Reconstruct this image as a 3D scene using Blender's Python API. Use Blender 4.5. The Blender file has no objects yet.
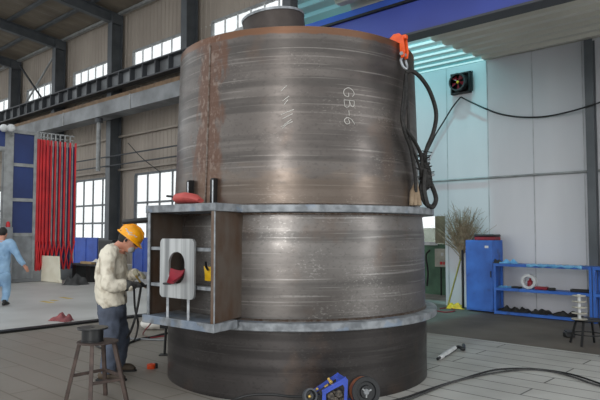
import bpy, math, random
from mathutils import Vector, Matrix, Euler
random.seed(7)
C = bpy.context.scene.collection
SC = bpy.context.scene

# ------------------------------------------------------------------ camera, sky, exposure
PITCH = math.atan(32/600)
EYE = 1.55
cd = bpy.data.cameras.new('camera'); cam = bpy.data.objects.new('camera', cd); C.objects.link(cam)
cd.sensor_width = 36; cd.lens = 36; cd.clip_end = 200
cam.location = (0, 0, EYE); cam.rotation_euler = (math.pi/2 + PITCH, 0, 0)
SC.camera = cam
SC.view_settings.view_transform = 'Standard'; SC.view_settings.look = 'None'
SC.view_settings.exposure = -0.2; SC.view_settings.gamma = 1; SC.view_settings.use_curve_mapping = False
SC.cycles.use_denoising = True
W_ = bpy.data.worlds.new('sky'); SC.world = W_; W_.use_nodes = True
bg = W_.node_tree.nodes['Background']; bg.inputs[1].default_value = 1.0
_nt = W_.node_tree; _tc = _nt.nodes.new('ShaderNodeTexCoord'); _sx = _nt.nodes.new('ShaderNodeSeparateXYZ'); _mr = _nt.nodes.new('ShaderNodeMapRange'); _mx = _nt.nodes.new('ShaderNodeMix'); _mx.data_type = 'RGBA'
_nt.links.new(_tc.outputs['Generated'], _sx.inputs[0]); _nt.links.new(_sx.outputs[2], _mr.inputs[0]); _mr.inputs[1].default_value = 0.1; _mr.inputs[2].default_value = 0.75
_mx.inputs[6].default_value = (1.62, 1.68, 1.70, 1); _mx.inputs[7].default_value = (0.98, 1.03, 1.08, 1)
_nt.links.new(_mr.outputs[0], _mx.inputs[0]); _nt.links.new(_mx.outputs[2], bg.inputs[0])
def area(loc, target, size, energy, color=(1, 1, 1), size_y=None):
    l = bpy.data.lights.new('added_fill_light', 'AREA'); l.energy = energy; l.color = color
    l.shape = 'RECTANGLE'; l.size = size; l.size_y = size_y or size
    o = bpy.data.objects.new('added_fill_light', l); C.objects.link(o); o.location = loc
    o.rotation_euler = (Vector(target)-Vector(loc)).to_track_quat('-Z', 'Y').to_euler()
    return o

# added area lights behind and right of the camera, for vessel highlights and fill
area((-3.6, -9.5, 4.2), (-.1, 5.5, 2.2), 1.0, 900, (1, .99, .97), 5.5)
area((10.5, .6, 3.6), (.6, 5.7, 2.0), 1.8, 260, (.97, .99, 1), 4.5)

# ------------------------------------------------------------------ frames of reference
HA = math.atan2(-0.678, 0.735)                        # heading of the long wall of the hall
E1 = Vector((math.cos(HA), math.sin(HA), 0)); E2 = Vector((-E1.y, E1.x, 0))
def H(s, e, z=0.0): return E1*s + E2*e + Vector((0, 0, z))
HROT = Matrix.Rotation(HA, 4, 'Z')
def ray(px, py):
    u = (px-300)/600; v = (200-py)/600; c, s = math.cos(PITCH), math.sin(PITCH)
    return Vector((u, c - v*s, s + v*c))
def onz(px, py, z=0.0):
    d = ray(px, py); k = (z-EYE)/d.z; return Vector((0, 0, EYE)) + d*k
def aty(px, py, Y):
    d = ray(px, py); return Vector((0, 0, EYE)) + d*(Y/d.y)
def one(px, py, e):
    d = ray(px, py); return Vector((0, 0, EYE)) + d*(e/d.dot(E2))
def se(p): return p.dot(E1), p.dot(E2)

# ------------------------------------------------------------------ materials
def lin(c):
    return tuple(((x/255)/12.92 if x/255 <= .04045 else ((x/255+.055)/1.055)**2.4) for x in c) + (1,)
def mat(name, col, rough=.6, metal=0.0, col2=None, scale=4.0, stretch=(1, 1, 1), lo=.35, hi=.65, bump=0.0, bscale=None, detail=6, spec=None):
    m = bpy.data.materials.new(name); m.use_nodes = True; nt = m.node_tree; b = nt.nodes['Principled BSDF']
    b.inputs['Roughness'].default_value = rough; b.inputs['Metallic'].default_value = metal
    if spec is not None: b.inputs['Specular IOR Level'].default_value = spec
    b.inputs['Base Color'].default_value = lin(col)
    tc = nt.nodes.new('ShaderNodeTexCoord'); mp = nt.nodes.new('ShaderNodeMapping'); mp.inputs['Scale'].default_value = stretch
    nt.links.new(tc.outputs['Object'], mp.inputs[0])
    if col2 is None: col2 = tuple(x*.82 for x in col)
    n = nt.nodes.new('ShaderNodeTexNoise'); n.inputs['Scale'].default_value = scale; n.inputs['Detail'].default_value = detail
    nt.links.new(mp.outputs[0], n.inputs['Vector'])
    mr = nt.nodes.new('ShaderNodeMapRange'); mr.inputs[1].default_value = lo; mr.inputs[2].default_value = hi
    nt.links.new(n.outputs[0], mr.inputs[0])
    mx = nt.nodes.new('ShaderNodeMix'); mx.data_type = 'RGBA'
    mx.inputs[6].default_value = lin(col); mx.inputs[7].default_value = lin(col2)
    nt.links.new(mr.outputs[0], mx.inputs[0]); nt.links.new(mx.outputs[2], b.inputs['Base Color'])
    if bump:
        n2 = nt.nodes.new('ShaderNodeTexNoise'); n2.inputs['Scale'].default_value = bscale or scale*3; n2.inputs['Detail'].default_value = 4
        nt.links.new(mp.outputs[0], n2.inputs['Vector'])
        bp = nt.nodes.new('ShaderNodeBump'); bp.inputs['Strength'].default_value = bump; bp.inputs['Distance'].default_value = .02
        nt.links.new(n2.outputs[0], bp.inputs['Height']); nt.links.new(bp.outputs[0], b.inputs['Normal'])
    m['mix'] = mx.name; m['map'] = mp.name
    return m
def layer(m, col, build):
    """lay another colour over a material: build(nt, object_coord_socket) returns a 0..1 mask socket"""
    nt = m.node_tree; b = nt.nodes['Principled BSDF']; tc = [n for n in nt.nodes if n.type == 'TEX_COORD'][0]
    src = b.inputs['Base Color'].links[0].from_socket
    mask = build(nt, tc.outputs['Object'])
    mx = nt.nodes.new('ShaderNodeMix'); mx.data_type = 'RGBA'; mx.inputs[7].default_value = lin(col)
    nt.links.new(mask, mx.inputs[0]); nt.links.new(src, mx.inputs[6]); nt.links.new(mx.outputs[2], b.inputs['Base Color'])
def nd(nt, op, a, b=None, c=None, clamp=False):
    n = nt.nodes.new('ShaderNodeMath'); n.operation = op; n.use_clamp = clamp
    for i, x in enumerate((a, b, c)):
        if x is None: continue
        if isinstance(x, (int, float)): n.inputs[i].default_value = x
        else: nt.links.new(x, n.inputs[i])
    return n.outputs[0]
def xyz(nt, co):
    s = nt.nodes.new('ShaderNodeSeparateXYZ'); nt.links.new(co, s.inputs[0]); return s.outputs
def noise(nt, co, scale, stretch=(1, 1, 1), detail=5):
    mp = nt.nodes.new('ShaderNodeMapping'); mp.inputs['Scale'].default_value = stretch; nt.links.new(co, mp.inputs[0])
    n = nt.nodes.new('ShaderNodeTexNoise'); n.inputs['Scale'].default_value = scale; n.inputs['Detail'].default_value = detail
    nt.links.new(mp.outputs[0], n.inputs['Vector']); return n.outputs[0]
def smooth(nt, x, a, b):
    m = nt.nodes.new('ShaderNodeMapRange'); m.interpolation_type = 'SMOOTHSTEP'
    m.inputs[1].default_value = a; m.inputs[2].default_value = b; nt.links.new(x, m.inputs[0]); return m.outputs[0]

M = {}
# rolled steel plate of the vessel: cylindrical coordinates so that the streaks run round the shell
def shell_steel(name, base, dark, light):
    m = mat(name, base, .36, .72, dark, 1.1, (1, 1, 1.6), .35, .68, .05, 9)
    def bands(nt, co): return nd(nt, 'MULTIPLY', smooth(nt, noise(nt, co, 1.0, (.22, .22, 8), 4), .47, .60), .75)
    layer(m, tuple(x*.70 for x in base), bands)
    def streak(nt, co): return nd(nt, 'MULTIPLY', smooth(nt, noise(nt, co, 1.5, (.5, .5, 26), 6), .57, .70), .45)
    layer(m, light, streak)
    def blots(nt, co): return nd(nt, 'MULTIPLY', smooth(nt, noise(nt, co, 2.4, (1, 1, .8), 8), .56, .70), .38)
    layer(m, (98, 80, 68), blots)
    def grit(nt, co): return nd(nt, 'MULTIPLY', smooth(nt, noise(nt, co, 26, (1, 1, 1.6), 5), .54, .70), .35)
    layer(m, tuple(x*.62 for x in base), grit)
    def pale(nt, co): return nd(nt, 'MULTIPLY', nd(nt, 'MULTIPLY', smooth(nt, noise(nt, co, 34, (1, 1, 2), 4), .56, .68), smooth(nt, noise(nt, co, 1.7, (1, 1, 1.4), 3), .48, .62)), .22)
    layer(m, tuple(min(255, x*1.12) for x in light), pale)
    nt = m.node_tree; b = nt.nodes['Principled BSDF']; co = [n for n in nt.nodes if n.type == 'TEX_COORD'][0].outputs['Object']
    r = nd(nt, 'ADD', nd(nt, 'MULTIPLY', noise(nt, co, 3, (1, 1, 3), 6), .35), .20); nt.links.new(r, b.inputs['Roughness'])
    return m
M['upper'] = shell_steel('upper_shell_steel', (107, 101, 97), (78, 72, 69), (150, 144, 139))
def rimband(nt, co):
    z = xyz(nt, co)[2]; n = noise(nt, co, 7)
    return nd(nt, 'MULTIPLY', smooth(nt, nd(nt, 'ADD', z, nd(nt, 'MULTIPLY', n, .05)), 3.455, 3.475), .85)
layer(M['upper'], (112, 78, 56), rimband)
def seam(nt, co):
    X = xyz(nt, co); a = nd(nt, 'ARCTAN2', X[0], nd(nt, 'MULTIPLY', X[1], -1))
    d = nd(nt, 'ABSOLUTE', nd(nt, 'SUBTRACT', a, -.70)); n = noise(nt, co, 9, (1, 1, .5))
    return nd(nt, 'MULTIPLY', smooth(nt, nd(nt, 'SUBTRACT', nd(nt, 'MULTIPLY', n, .40), d), .04, .12), .75)
layer(M['upper'], (98, 70, 56), seam)
def seamscale(nt, co):
    X = xyz(nt, co); a = nd(nt, 'ARCTAN2', X[0], nd(nt, 'MULTIPLY', X[1], -1))
    d = nd(nt, 'ABSOLUTE', nd(nt, 'SUBTRACT', a, -.70)); n = noise(nt, co, 22, (1, 1, .7))
    return nd(nt, 'MULTIPLY', nd(nt, 'MULTIPLY', smooth(nt, d, .15, .08), smooth(nt, n, .50, .66)), .32)
layer(M['upper'], (160, 146, 136), seamscale)
def footband(nt, co):
    z = xyz(nt, co)[2]; n = noise(nt, co, 4, (1, 1, 3))
    return nd(nt, 'MULTIPLY', smooth(nt, nd(nt, 'SUBTRACT', nd(nt, 'MULTIPLY', n, .5), z), -1.95, -1.75), .32)
layer(M['upper'], (118, 100, 84), footband)
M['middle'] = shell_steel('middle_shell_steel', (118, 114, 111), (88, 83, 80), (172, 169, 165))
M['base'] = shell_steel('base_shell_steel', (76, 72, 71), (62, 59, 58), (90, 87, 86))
M['flange'] = mat('primed_flange_steel', (142, 146, 150), .5, .35, (104, 108, 112), 9, (1, 1, 1), .4, .62, .2, 30)
def bluish(nt, co): return nd(nt, 'MULTIPLY', smooth(nt, noise(nt, co, 3.5), .55, .62), .6)
layer(M['flange'], (120, 136, 156), bluish)
M['boxsteel'] = mat('box_plate_steel', (70, 62, 58), .55, .4, (50, 43, 40), 5)
M['rusty'] = mat('rusty_box_side', (94, 84, 76), .55, .4, (80, 57, 40), 4, (1, 1, .6), .42, .66, .15)
M['zinc'] = mat('cover_plate_steel', (186, 188, 188), .38, .5, (128, 130, 131), 2.2, (6, 6, .2), .38, .62)
M['edge'] = mat('ground_plate_edge', (150, 154, 158), .45, .4, (118, 122, 126), 18)
M['blacksteel'] = mat('black_steel', (30, 30, 31), .5, .3)
M['chalk'] = mat('chalk', (200, 197, 191), .9)
M['weld'] = mat('weld_bead', (120, 112, 106), .4, .7, (88, 70, 58), 30)
# building
M['concrete'] = mat('smooth_concrete', (190, 189, 185), .5, 0, (168, 167, 163), .7, (1, 1, 1), .35, .7, .05, 20)
M['brownfloor'] = mat('dusty_brown_floor', (100, 92, 83), .75, 0, (74, 67, 60), 1.1, (1, 1, 1), .35, .7, .1, 12)
M['backfloor'] = mat('pale_floor', (150, 146, 140), .7, 0, (110, 104, 98), 2)
m = M['plates'] = mat('cast_iron_floor_plates', (198, 196, 190), .5, .05, (160, 157, 150), .8, (1, 1, 1), .35, .7, .08, 25)
def joints(nt, co):
    b = nt.nodes.new('ShaderNodeTexBrick'); b.inputs['Scale'].default_value = 1
    b.inputs['Mortar Size'].default_value = .010; b.inputs['Mortar Smooth'].default_value = .2
    b.inputs['Brick Width'].default_value = 2.4; b.inputs['Row Height'].default_value = .30
    b.inputs['Color1'].default_value = (0, 0, 0, 1); b.inputs['Color2'].default_value = (0.16, .16, .16, 1); b.inputs['Mortar'].default_value = (1, 1, 1, 1)
    nt.links.new(co, b.inputs['Vector']); return nd(nt, 'MULTIPLY', b.outputs[0], .95)
layer(m, (70, 66, 60), joints)
def dull(nt, co):  # plates turn browner and darker towards the left
    x = xyz(nt, co)[0]; n = noise(nt, co, 1.3)
    return nd(nt, 'MULTIPLY', smooth(nt, nd(nt, 'ADD', nd(nt, 'MULTIPLY', x, -1), nd(nt, 'MULTIPLY', n, 2)), 4.4, 6.2), .8)
layer(m, (112, 103, 92), dull)
M['cladding'] = mat('beige_cladding', (160, 150, 139), .7, 0, (142, 132, 122), .5, (1, 1, .3))
M['roof'] = mat('roof_sheet', (122, 112, 98), .8, 0, (104, 95, 84), .6)
M['canopy'] = mat('grey_canopy_sheet', (206, 204, 194), .6, 0, (188, 186, 176), .5)
M['panel'] = mat('white_wall_panel', (196, 196, 200), .33, 0, (182, 183, 188), .8, (1, 1, .25), spec=.5)
M['column'] = mat('dark_grey_column_paint', (88, 92, 96), .5, .1, (74, 78, 82), 2)
M['girder'] = mat('grey_girder_paint', (138, 141, 144), .55, .1, (92, 94, 96), .8)
M['girderdark'] = mat('dark_girder_paint', (70, 73, 77), .55, .1, (60, 62, 66), .8)
M['beamblue'] = mat('blue_beam_paint', (58, 74, 160), .45, 0, (50, 62, 138), .7)
M['white'] = mat('white_paint', (210, 212, 212), .5)
M['lightgrey'] = mat('light_grey_frame', (150, 152, 152), .5, .1)
M['boothgrey'] = mat('booth_grey_sheet', (128, 131, 134), .6, 0)
M['boothblue'] = mat('booth_navy_panel', (34, 54, 108), .55, 0, (28, 45, 94), 1)
M['red'] = mat('red_lattice_paint', (206, 40, 46), .5, 0, (176, 30, 38), 2)
M['blue'] = mat('blue_cabinet_paint', (52, 104, 186), .45, 0, (40, 84, 160), 3)
def wear(nt, co): return nd(nt, 'MULTIPLY', smooth(nt, noise(nt, co, 6), .60, .72), .5)
layer(M['blue'], (44, 60, 90), wear)
M['bluesheet'] = mat('bright_blue_sheet', (52, 92, 190), .55, 0, (44, 78, 168), 2)
M['greenwall'] = mat('green_outhouse_wall', (96, 132, 106), .7, 0, (74, 104, 84), 3)
M['cream'] = mat('cream_box_paint', (190, 186, 172), .6)
M['black'] = mat('black_rubber', (24, 24, 25), .55)
M['blackplastic'] = mat('black_plastic', (30, 31, 33), .4)
M['rope'] = mat('oily_wire_rope', (48, 46, 44), .6, .3, (22, 21, 20), 40, (1, 1, 1))
M['orange'] = mat('orange_clamp_paint', (236, 96, 36), .4, 0, (214, 76, 28), 12)
M['galv'] = mat('galvanised_steel', (176, 180, 184), .4, .6)
M['gold'] = mat('brass_fitting', (206, 172, 92), .35, .6)
M['copper'] = mat('copper_wire', (226, 140, 96), .35, .7)
M['feederblue'] = mat('feeder_blue_paint', (52, 78, 176), .4)
M['mech'] = mat('dusty_mechanism', (112, 104, 92), .6, .4, (50, 48, 46), 40)
M['maroon'] = mat('dark_red_paint', (142, 22, 40), .45, 0, (112, 18, 32), 8)
M['fadedred'] = mat('faded_red_plastic', (190, 84, 78), .55, 0, (160, 66, 62), 8)
M['yellow'] = mat('yellow_plastic', (232, 190, 40), .45, 0, (206, 164, 30), 8)
M['helmet'] = mat('yellow_helmet', (250, 170, 16), .3, 0, (244, 160, 14), 5)
M['skin'] = mat('skin', (196, 140, 116), .55, 0, (182, 124, 102), 12)
M['hair'] = mat('dark_hair', (30, 26, 24), .7)
M['jacket'] = mat('dirty_cream_work_jacket', (222, 215, 198), .9, 0, (150, 138, 120), 12, (1, 1, .7), .50, .70, .5, 14)
M['trousers'] = mat('worn_blue_work_trousers', (84, 92, 108), .9, 0, (60, 65, 76), 7, (1, 1, 1), .4, .7, .4, 14)
M['glove'] = mat('grey_work_glove', (86, 86, 84), .9, 0, (44, 44, 44), 14)
M['paleglove'] = mat('pale_work_glove', (196, 190, 168), .9, 0, (150, 144, 122), 14)
M['boot'] = mat('brown_work_boot', (86, 72, 56), .7, 0, (58, 48, 38), 9)
M['lightblue'] = mat('light_blue_coverall', (146, 178, 206), .9, 0, (120, 152, 184), 5, (1, 1, 1), .4, .7, .4, 12)
M['mask'] = mat('grey_dust_mask', (172, 170, 168), .8)
M['stool'] = mat('brown_stool_steel', (84, 70, 64), .6, .3, (62, 52, 48), 12)
M['board'] = mat('off_white_board', (232, 226, 206), .8, 0, (222, 214, 192), 3)
M['plank'] = mat('raw_timber', (196, 170, 130), .8, 0, (166, 138, 100), 3, (1, 8, 8))
M['darkcloth'] = mat('dark_grey_cloth', (70, 70, 70), .9, 0, (48, 48, 48), 6)
M['redcloth'] = mat('dusty_red_cloth', (150, 84, 84), .9, 0, (116, 66, 68), 8)
M['whitecloth'] = mat('white_bag_cloth', (214, 212, 206), .9, 0, (190, 186, 178), 6)
M['twig'] = mat('dry_bamboo_twig', (150, 132, 110), .9, 0, (120, 102, 82), 10)
M['bamboo'] = mat('bamboo_handle', (164, 158, 84), .6, 0, (140, 134, 70), 6)
M['bluefilm'] = mat('light_blue_film', (120, 184, 226), .4, 0, (92, 156, 206), 5)
M['mark'] = mat('yellow_floor_paint', (206, 184, 110), .7)
M['dark'] = mat('dark_tools', (44, 42, 40), .7, .2, (28, 27, 26), 9)
def glass(name, tint, amount):
    m = bpy.data.materials.new(name); m.use_nodes = True; nt = m.node_tree; nt.nodes.clear()
    o = nt.nodes.new('ShaderNodeOutputMaterial'); t = nt.nodes.new('ShaderNodeBsdfTransparent'); t.inputs[0].default_value = tint
    d = nt.nodes.new('ShaderNodeBsdfTranslucent'); d.inputs[0].default_value = tint
    mx = nt.nodes.new('ShaderNodeMixShader'); mx.inputs[0].default_value = amount
    n = nt.nodes.new('ShaderNodeTexNoise'); n.inputs['Scale'].default_value = .8
    mr = nt.nodes.new('ShaderNodeMapRange'); mr.inputs[3].default_value = amount-.08; mr.inputs[4].default_value = amount+.08
    nt.links.new(n.outputs[0], mr.inputs[0]); nt.links.new(mr.outputs[0], mx.inputs[0])
    nt.links.new(t.outputs[0], mx.inputs[1]); nt.links.new(d.outputs[0], mx.inputs[2]); nt.links.new(mx.outputs[0], o.inputs[0])
    return m
M['glass'] = glass('dusty_window_glass', (.97, .98, .98, 1), .2)
M['cyansheet'] = glass('translucent_cyan_roof_sheet', (.20, .80, .84, 1), .5)
for _n in M['cyansheet'].node_tree.nodes:
    if _n.type == 'BSDF_TRANSLUCENT': _n.inputs[0].default_value = (.40, .60, .61, 1)

# ------------------------------------------------------------------ mesh builder
class MB:
    def __init__(s): s.v = []; s.f = []
    def add(s, v, f):
        k = len(s.v); s.v += [Vector(p) for p in v]; s.f += [tuple(i+k for i in g) for g in f]; return s
    def box(s, c, size, R=None):
        x, y, z = [a/2 for a in size]; c = Vector(c)
        vs = [Vector((i*x, j*y, k*z)) for k in (-1, 1) for j in (-1, 1) for i in (-1, 1)]
        if R is not None: vs = [R @ p for p in vs]
        return s.add([c+p for p in vs], [(0, 2, 3, 1), (4, 5, 7, 6), (0, 1, 5, 4), (2, 6, 7, 3), (0, 4, 6, 2), (1, 3, 7, 5)])
    def bar(s, p, q, w, h, up=(0, 0, 1)):
        p, q = Vector(p), Vector(q); d = (q-p).normalized(); u = Vector(up)
        if abs(d.dot(u)) > .98: u = Vector((1, 0, 0))
        a = d.cross(u).normalized(); b = a.cross(d)
        vs = [e + a*i*w/2 + b*j*h/2 for e in (p, q) for j in (-1, 1) for i in (-1, 1)]
        return s.add(vs, [(0, 1, 3, 2), (4, 6, 7, 5), (0, 4, 5, 1), (2, 3, 7, 6), (0, 2, 6, 4), (1, 5, 7, 3)])
    def tube(s, pts, r, n=8, ref=None, cap=True):
        pts = [Vector(p) for p in pts]; rs = r if isinstance(r, (list, tuple)) else [r]*len(pts)
        rings = []; a = None
        for i, p in enumerate(pts):
            d = (pts[min(i+1, len(pts)-1)]-pts[max(i-1, 0)]).normalized()
            if a is None:
                u = Vector(ref) if ref else (Vector((0, 0, 1)) if abs(d.z) < .9 else Vector((0, 1, 0)))
                a = u
            a = (a - d*a.dot(d)).normalized() if (a - d*a.dot(d)).length > 1e-6 else d.orthogonal().normalized()
            b = d.cross(a); rr = rs[i]; ra, rb = rr if isinstance(rr, (tuple, list)) else (rr, rr)
            rings.append([p + a*ra*math.cos(2*math.pi*k/n) + b*rb*math.sin(2*math.pi*k/n) for k in range(n)])
        v = [q for g in rings for q in g]; f = []
        for i in range(len(pts)-1):
            for k in range(n): f.append((i*n+k, i*n+(k+1) % n, (i+1)*n+(k+1) % n, (i+1)*n+k))
        if cap: f.append(tuple(range(n-1, -1, -1))); f.append(tuple(range((len(pts)-1)*n, len(pts)*n)))
        return s.add(v, f)
    def lathe(s, prof, n=96, a0=0, a1=2*math.pi, T=None, close=False):
        full = abs(a1-a0-2*math.pi) < 1e-6; m = n if full else n+1; k = len(prof); v = []
        for i in range(m):
            a = a0+(a1-a0)*i/n
            for r, z in prof: v.append(Vector((r*math.cos(a), r*math.sin(a), z)))
        if T is not None: v = [T @ p for p in v]
        f = []
        for i in range(n):
            j = (i+1) % m
            for t in range(k if close else k-1):
                u = (t+1) % k; f.append((i*k+t, j*k+t, j*k+u, i*k+u))
        return s.add(v, f)
    def ell(s, c, r, n=16, R=None):
        c = Vector(c); prof = [(math.cos(math.pi*(i/(n//2)-.5)), math.sin(math.pi*(i/(n//2)-.5))) for i in range(n//2+1)]
        T = Matrix.Translation(c) @ (R.to_4x4() if R is not None else Matrix.Identity(4)) @ Matrix.Diagonal((r[0], r[1], r[2], 1))
        return s.lathe([(max(a, 1e-4), b) for a, b in prof], n, T=T)
    def prism(s, poly, z0, z1):
        n = len(poly); v = [Vector((p[0], p[1], z0)) for p in poly]+[Vector((p[0], p[1], z1)) for p in poly]
        return s.add(v, [tuple(range(n-1, -1, -1)), tuple(range(n, 2*n))]+[(i, (i+1) % n, (i+1) % n+n, i+n) for i in range(n)])
    def slab(s, poly, off):
        n = len(poly); off = Vector(off); v = [Vector(p) for p in poly]+[Vector(p)+off for p in poly]
        return s.add(v, [tuple(range(n-1, -1, -1)), tuple(range(n, 2*n))]+[(i, (i+1) % n, (i+1) % n+n, i+n) for i in range(n)])
    def build(s, name, m, parent=None, bevel=0, sm=40, T=None):
        me = bpy.data.meshes.new(name); vs = [T @ p for p in s.v] if T is not None else s.v
        me.from_pydata([tuple(p) for p in vs], [], s.f); me.update()
        import bmesh
        b = bmesh.new(); b.from_mesh(me); bmesh.ops.recalc_face_normals(b, faces=b.faces); b.to_mesh(me); b.free()
        o = bpy.data.objects.new(name, me); C.objects.link(o); me.materials.append(m)
        if parent: o.parent = parent
        if bevel:
            mod = o.modifiers.new('bevel', 'BEVEL'); mod.width = bevel; mod.segments = 2; mod.limit_method = 'ANGLE'
        if sm:
            me.shade_smooth(); me.set_sharp_from_angle(angle=math.radians(sm))
        return o
def tag(o, label=None, cat=None, group=None, kind=None):
    for k, v in (('label', label), ('category', cat), ('group', group), ('kind', kind)):
        if v: o[k] = v
    return o
def thing(name, label, cat, loc=(0, 0, 0), rz=0, group=None):
    o = bpy.data.objects.new(name, None); C.objects.link(o); o.location = loc; o.rotation_euler = (0, 0, rz); o.empty_display_size = .1
    return tag(o, label, cat, group)
def hthing(name, label, cat, s, e, z=0, group=None): return thing(name, label, cat, H(s, e, z), HA, group)
def spline(pts, n=8):
    pts = [Vector(p) for p in pts]; out = []; P = [pts[0]*2-pts[1]]+pts+[pts[-1]*2-pts[-2]]
    for i in range(1, len(P)-2):
        for k in range(n):
            t = k/n; a, b, c, d = P[i-1:i+3]
            out.append(.5*((2*b)+(c-a)*t+(2*a-5*b+4*c-d)*t*t+(3*b-a-3*c+d)*t**3))
    return out+[pts[-1]]
def fused(name, mb, m, parent=None, voxel=.012, iters=6, wr=0, wscale=.12, seed=0):
    """one continuous skin out of overlapping volumes: voxel remesh, smooth, optional cloth wrinkles, baked into a mesh"""
    o = mb.build(name, m, parent, sm=0)
    r = o.modifiers.new('r', 'REMESH'); r.mode = 'VOXEL'; r.voxel_size = voxel
    s = o.modifiers.new('s', 'SMOOTH'); s.iterations = iters; s.factor = .5
    if wr:
        tx = bpy.data.textures.new(name+'_folds', 'CLOUDS'); tx.noise_scale = wscale; tx.noise_depth = 1
        d = o.modifiers.new('d', 'DISPLACE'); d.texture = tx; d.strength = wr; d.mid_level = .5; d.texture_coords = 'LOCAL'
    dg = bpy.context.evaluated_depsgraph_get(); dg.update()
    me = bpy.data.meshes.new_from_object(o.evaluated_get(dg)); o.modifiers.clear(); old = o.data; o.data = me; me.name = name
    bpy.data.meshes.remove(old)
    if not me.materials: me.materials.append(m)
    me.shade_smooth(); return o

# ------------------------------------------------------------------ floor
WE = 15.8          # the long wall of the hall, measured square to it
AE = 11.5          # the white partition wall of the annex
def hbox(s0, s1, e0, e1, z0, z1, mb=None):
    return (mb or MB()).box(((s0+s1)/2, (e0+e1)/2, (z0+z1)/2), (s1-s0, e1-e0, z1-z0))
def hb(name, mb, m, parent=None, bevel=0, sm=40):
    return mb.build(name, m, parent, bevel, sm) if parent else _hroot(mb.build(name, m, None, bevel, sm))
def _hroot(o): o.rotation_euler = (0, 0, HA); return o
tag(hb('floor', hbox(-60, 30, -40, 40, -.3, -.012), M['concrete']), kind='structure')
tag(hb('floor_plates', hbox(-9.6, 14, -14, 8.2, -.011, 0), M['plates']), kind='structure')
tag(hb('floor_annex', hbox(-9.6, 14, 8.2, AE+.6, -.011, -.004), M['brownfloor']), kind='structure')
tag(hb('trim_1', hbox(-9.78, -9.6, -14, 14, -.011, .035), M['blacksteel']), kind='structure')

# ------------------------------------------------------------------ long wall of the hall
def corr(mb, s0, s1, z0, z1, e, pitch=.30, amp=.025):
    k = max(1, round((s1-s0)/pitch)); w = (s1-s0)/k; prof = []
    for i in range(k):
        a = s0+i*w; prof += [(a, e), (a+.55*w, e), (a+.65*w, e-amp), (a+.9*w, e-amp)]
    prof.append((s1, e)); n = len(prof)
    v = [(p[0], p[1], z0) for p in prof]+[(p[0], p[1], z1) for p in prof]
    mb.add(v, [(i, i+1, n+i+1, n+i) for i in range(n-1)])
COLS = [-20.6-6.05*i for i in range(-1, 6)]
COLS = sorted(COLS)
EAVE = 12.1
wins = []          # (s0, s1, z0, z1, columns, rows)
for i in range(len(COLS)-1):
    a, b = COLS[i], COLS[i+1]
    up = (a+1.15, b-.22, 8.75, 10.3, 6, 1)
    lo = (a+1.5, b-.62, 1.25, 4.25, 4, 2)
    wins += [up, lo]
wl = MB(); S0, S1 = COLS[0], -12.0
def wall_bay(a, b, ups):
    zc = 0.0
    for (s0, s1, z0, z1, _, _) in sorted(ups, key=lambda w: w[2]):
        corr(wl, a, b, zc, z0, WE); corr(wl, a, s0, z0, z1, WE); corr(wl, s1, b, z0, z1, WE); zc = z1
    corr(wl, a, b, zc, EAVE+.3, WE)
for i in range(len(COLS)-1): wall_bay(COLS[i], COLS[i+1], wins[2*i:2*i+2])
corr(wl, COLS[-1], S1, 0, EAVE+.3, WE); corr(wl, S1, 4, 5.4, EAVE+.3, WE)
tag(hb('wall_left', wl, M['cladding'], sm=0), kind='structure')
for n, (s0, s1, z0, z1, cx, rz) in enumerate(wins):
    f = MB(); t = .09
    hbox(s0-.05, s1+.05, WE-.14, WE-.02, z0-t, z0, f); hbox(s0-.05, s1+.05, WE-.14, WE-.02, z1, z1+t, f)
    hbox(s0-t, s0, WE-.14, WE-.02, z0, z1, f); hbox(s1, s1+t, WE-.14, WE-.02, z0, z1, f)
    w = tag(hb('window_%d' % (n+1), f, M['column' if rz > 1 else 'lightgrey']), kind='structure')
    hb('pane', hbox(s0, s1, WE-.05, WE-.04, z0, z1), M['glass'], w)
    mu = MB()
    for k in range(1, cx): x = s0+(s1-s0)*k/cx; w2 = .035 if rz > 1 else .02; hbox(x-w2, x+w2, WE-.12, WE-.055, z0, z1, mu)
    for k in range(1, rz+1):
        if rz > 1: z = z0+(z1-z0)*(.56 if k == 1 else .25); hbox(s0, s1 if k == 1 else s1, WE-.12, WE-.055, z-.05, z+.05, mu)
    hb('mullion', mu, M['boothgrey' if rz > 1 else 'white'], w)
gi = MB()
for z in (4.55, 6.2): hbox(S0, S1, WE-.2, WE-.06, z, z+.1, gi)
tag(hb('trim_2', gi, M['cladding']), kind='structure')
co_n = 0
for s in COLS:
    c = MB()
    hbox(s-.2, s+.2, 15.05, 15.08, 0, EAVE, c); hbox(s-.2, s+.2, 15.62, 15.65, 0, EAVE, c); hbox(s-.012, s+.012, 15.08, 15.62, 0, EAVE, c)
    hbox(s-.26, s+.26, 14.98, 15.7, 0, .04, c)
    tag(hb('steel_column', c, M['column']), kind='structure')
# roof with rafters and purlins
RS = .12
def rz(e): return EAVE+.35+RS*(WE-e)
rf = MB(); e0, e1 = 6.0, WE+.3
ne = 1
k = 170; v = []
for i in range(k+1):
    s = -52+(i/k)*(52-10.5); z = .03 if i % 4 < 2 else -.02
    v += [(s, e0, rz(e0)+z), (s, e1, rz(e1)+z)]
rf.add(v, [(2*i, 2*i+1, 2*i+3, 2*i+2) for i in range(k)])
tag(hb('ceiling', rf, M['roof'], sm=0), kind='structure')
for s in COLS:
    r = MB()
    for dz, w, h in ((-.12, .28, .04), (-.62, .28, .04), (-.37, .03, .5)):
        r.bar((s, WE-.1, rz(WE)+dz), (s, e0, rz(e0)+dz), w, h)
    r.box((s, 15.36, EAVE), (.36, .62, .5))
    tag(hb('roof_beam', r, M['column']), kind='structure')
for e in (15.5, 14.0, 12.5, 11.0, 9.5, 8.0):
    p = MB(); hbox(-52, -12, e-.09, e+.09, rz(e)-.16, rz(e)-.03, p)
    tag(hb('roof_beam', p, M['lightgrey' if e == 15.5 else 'column']), kind='structure')
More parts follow.
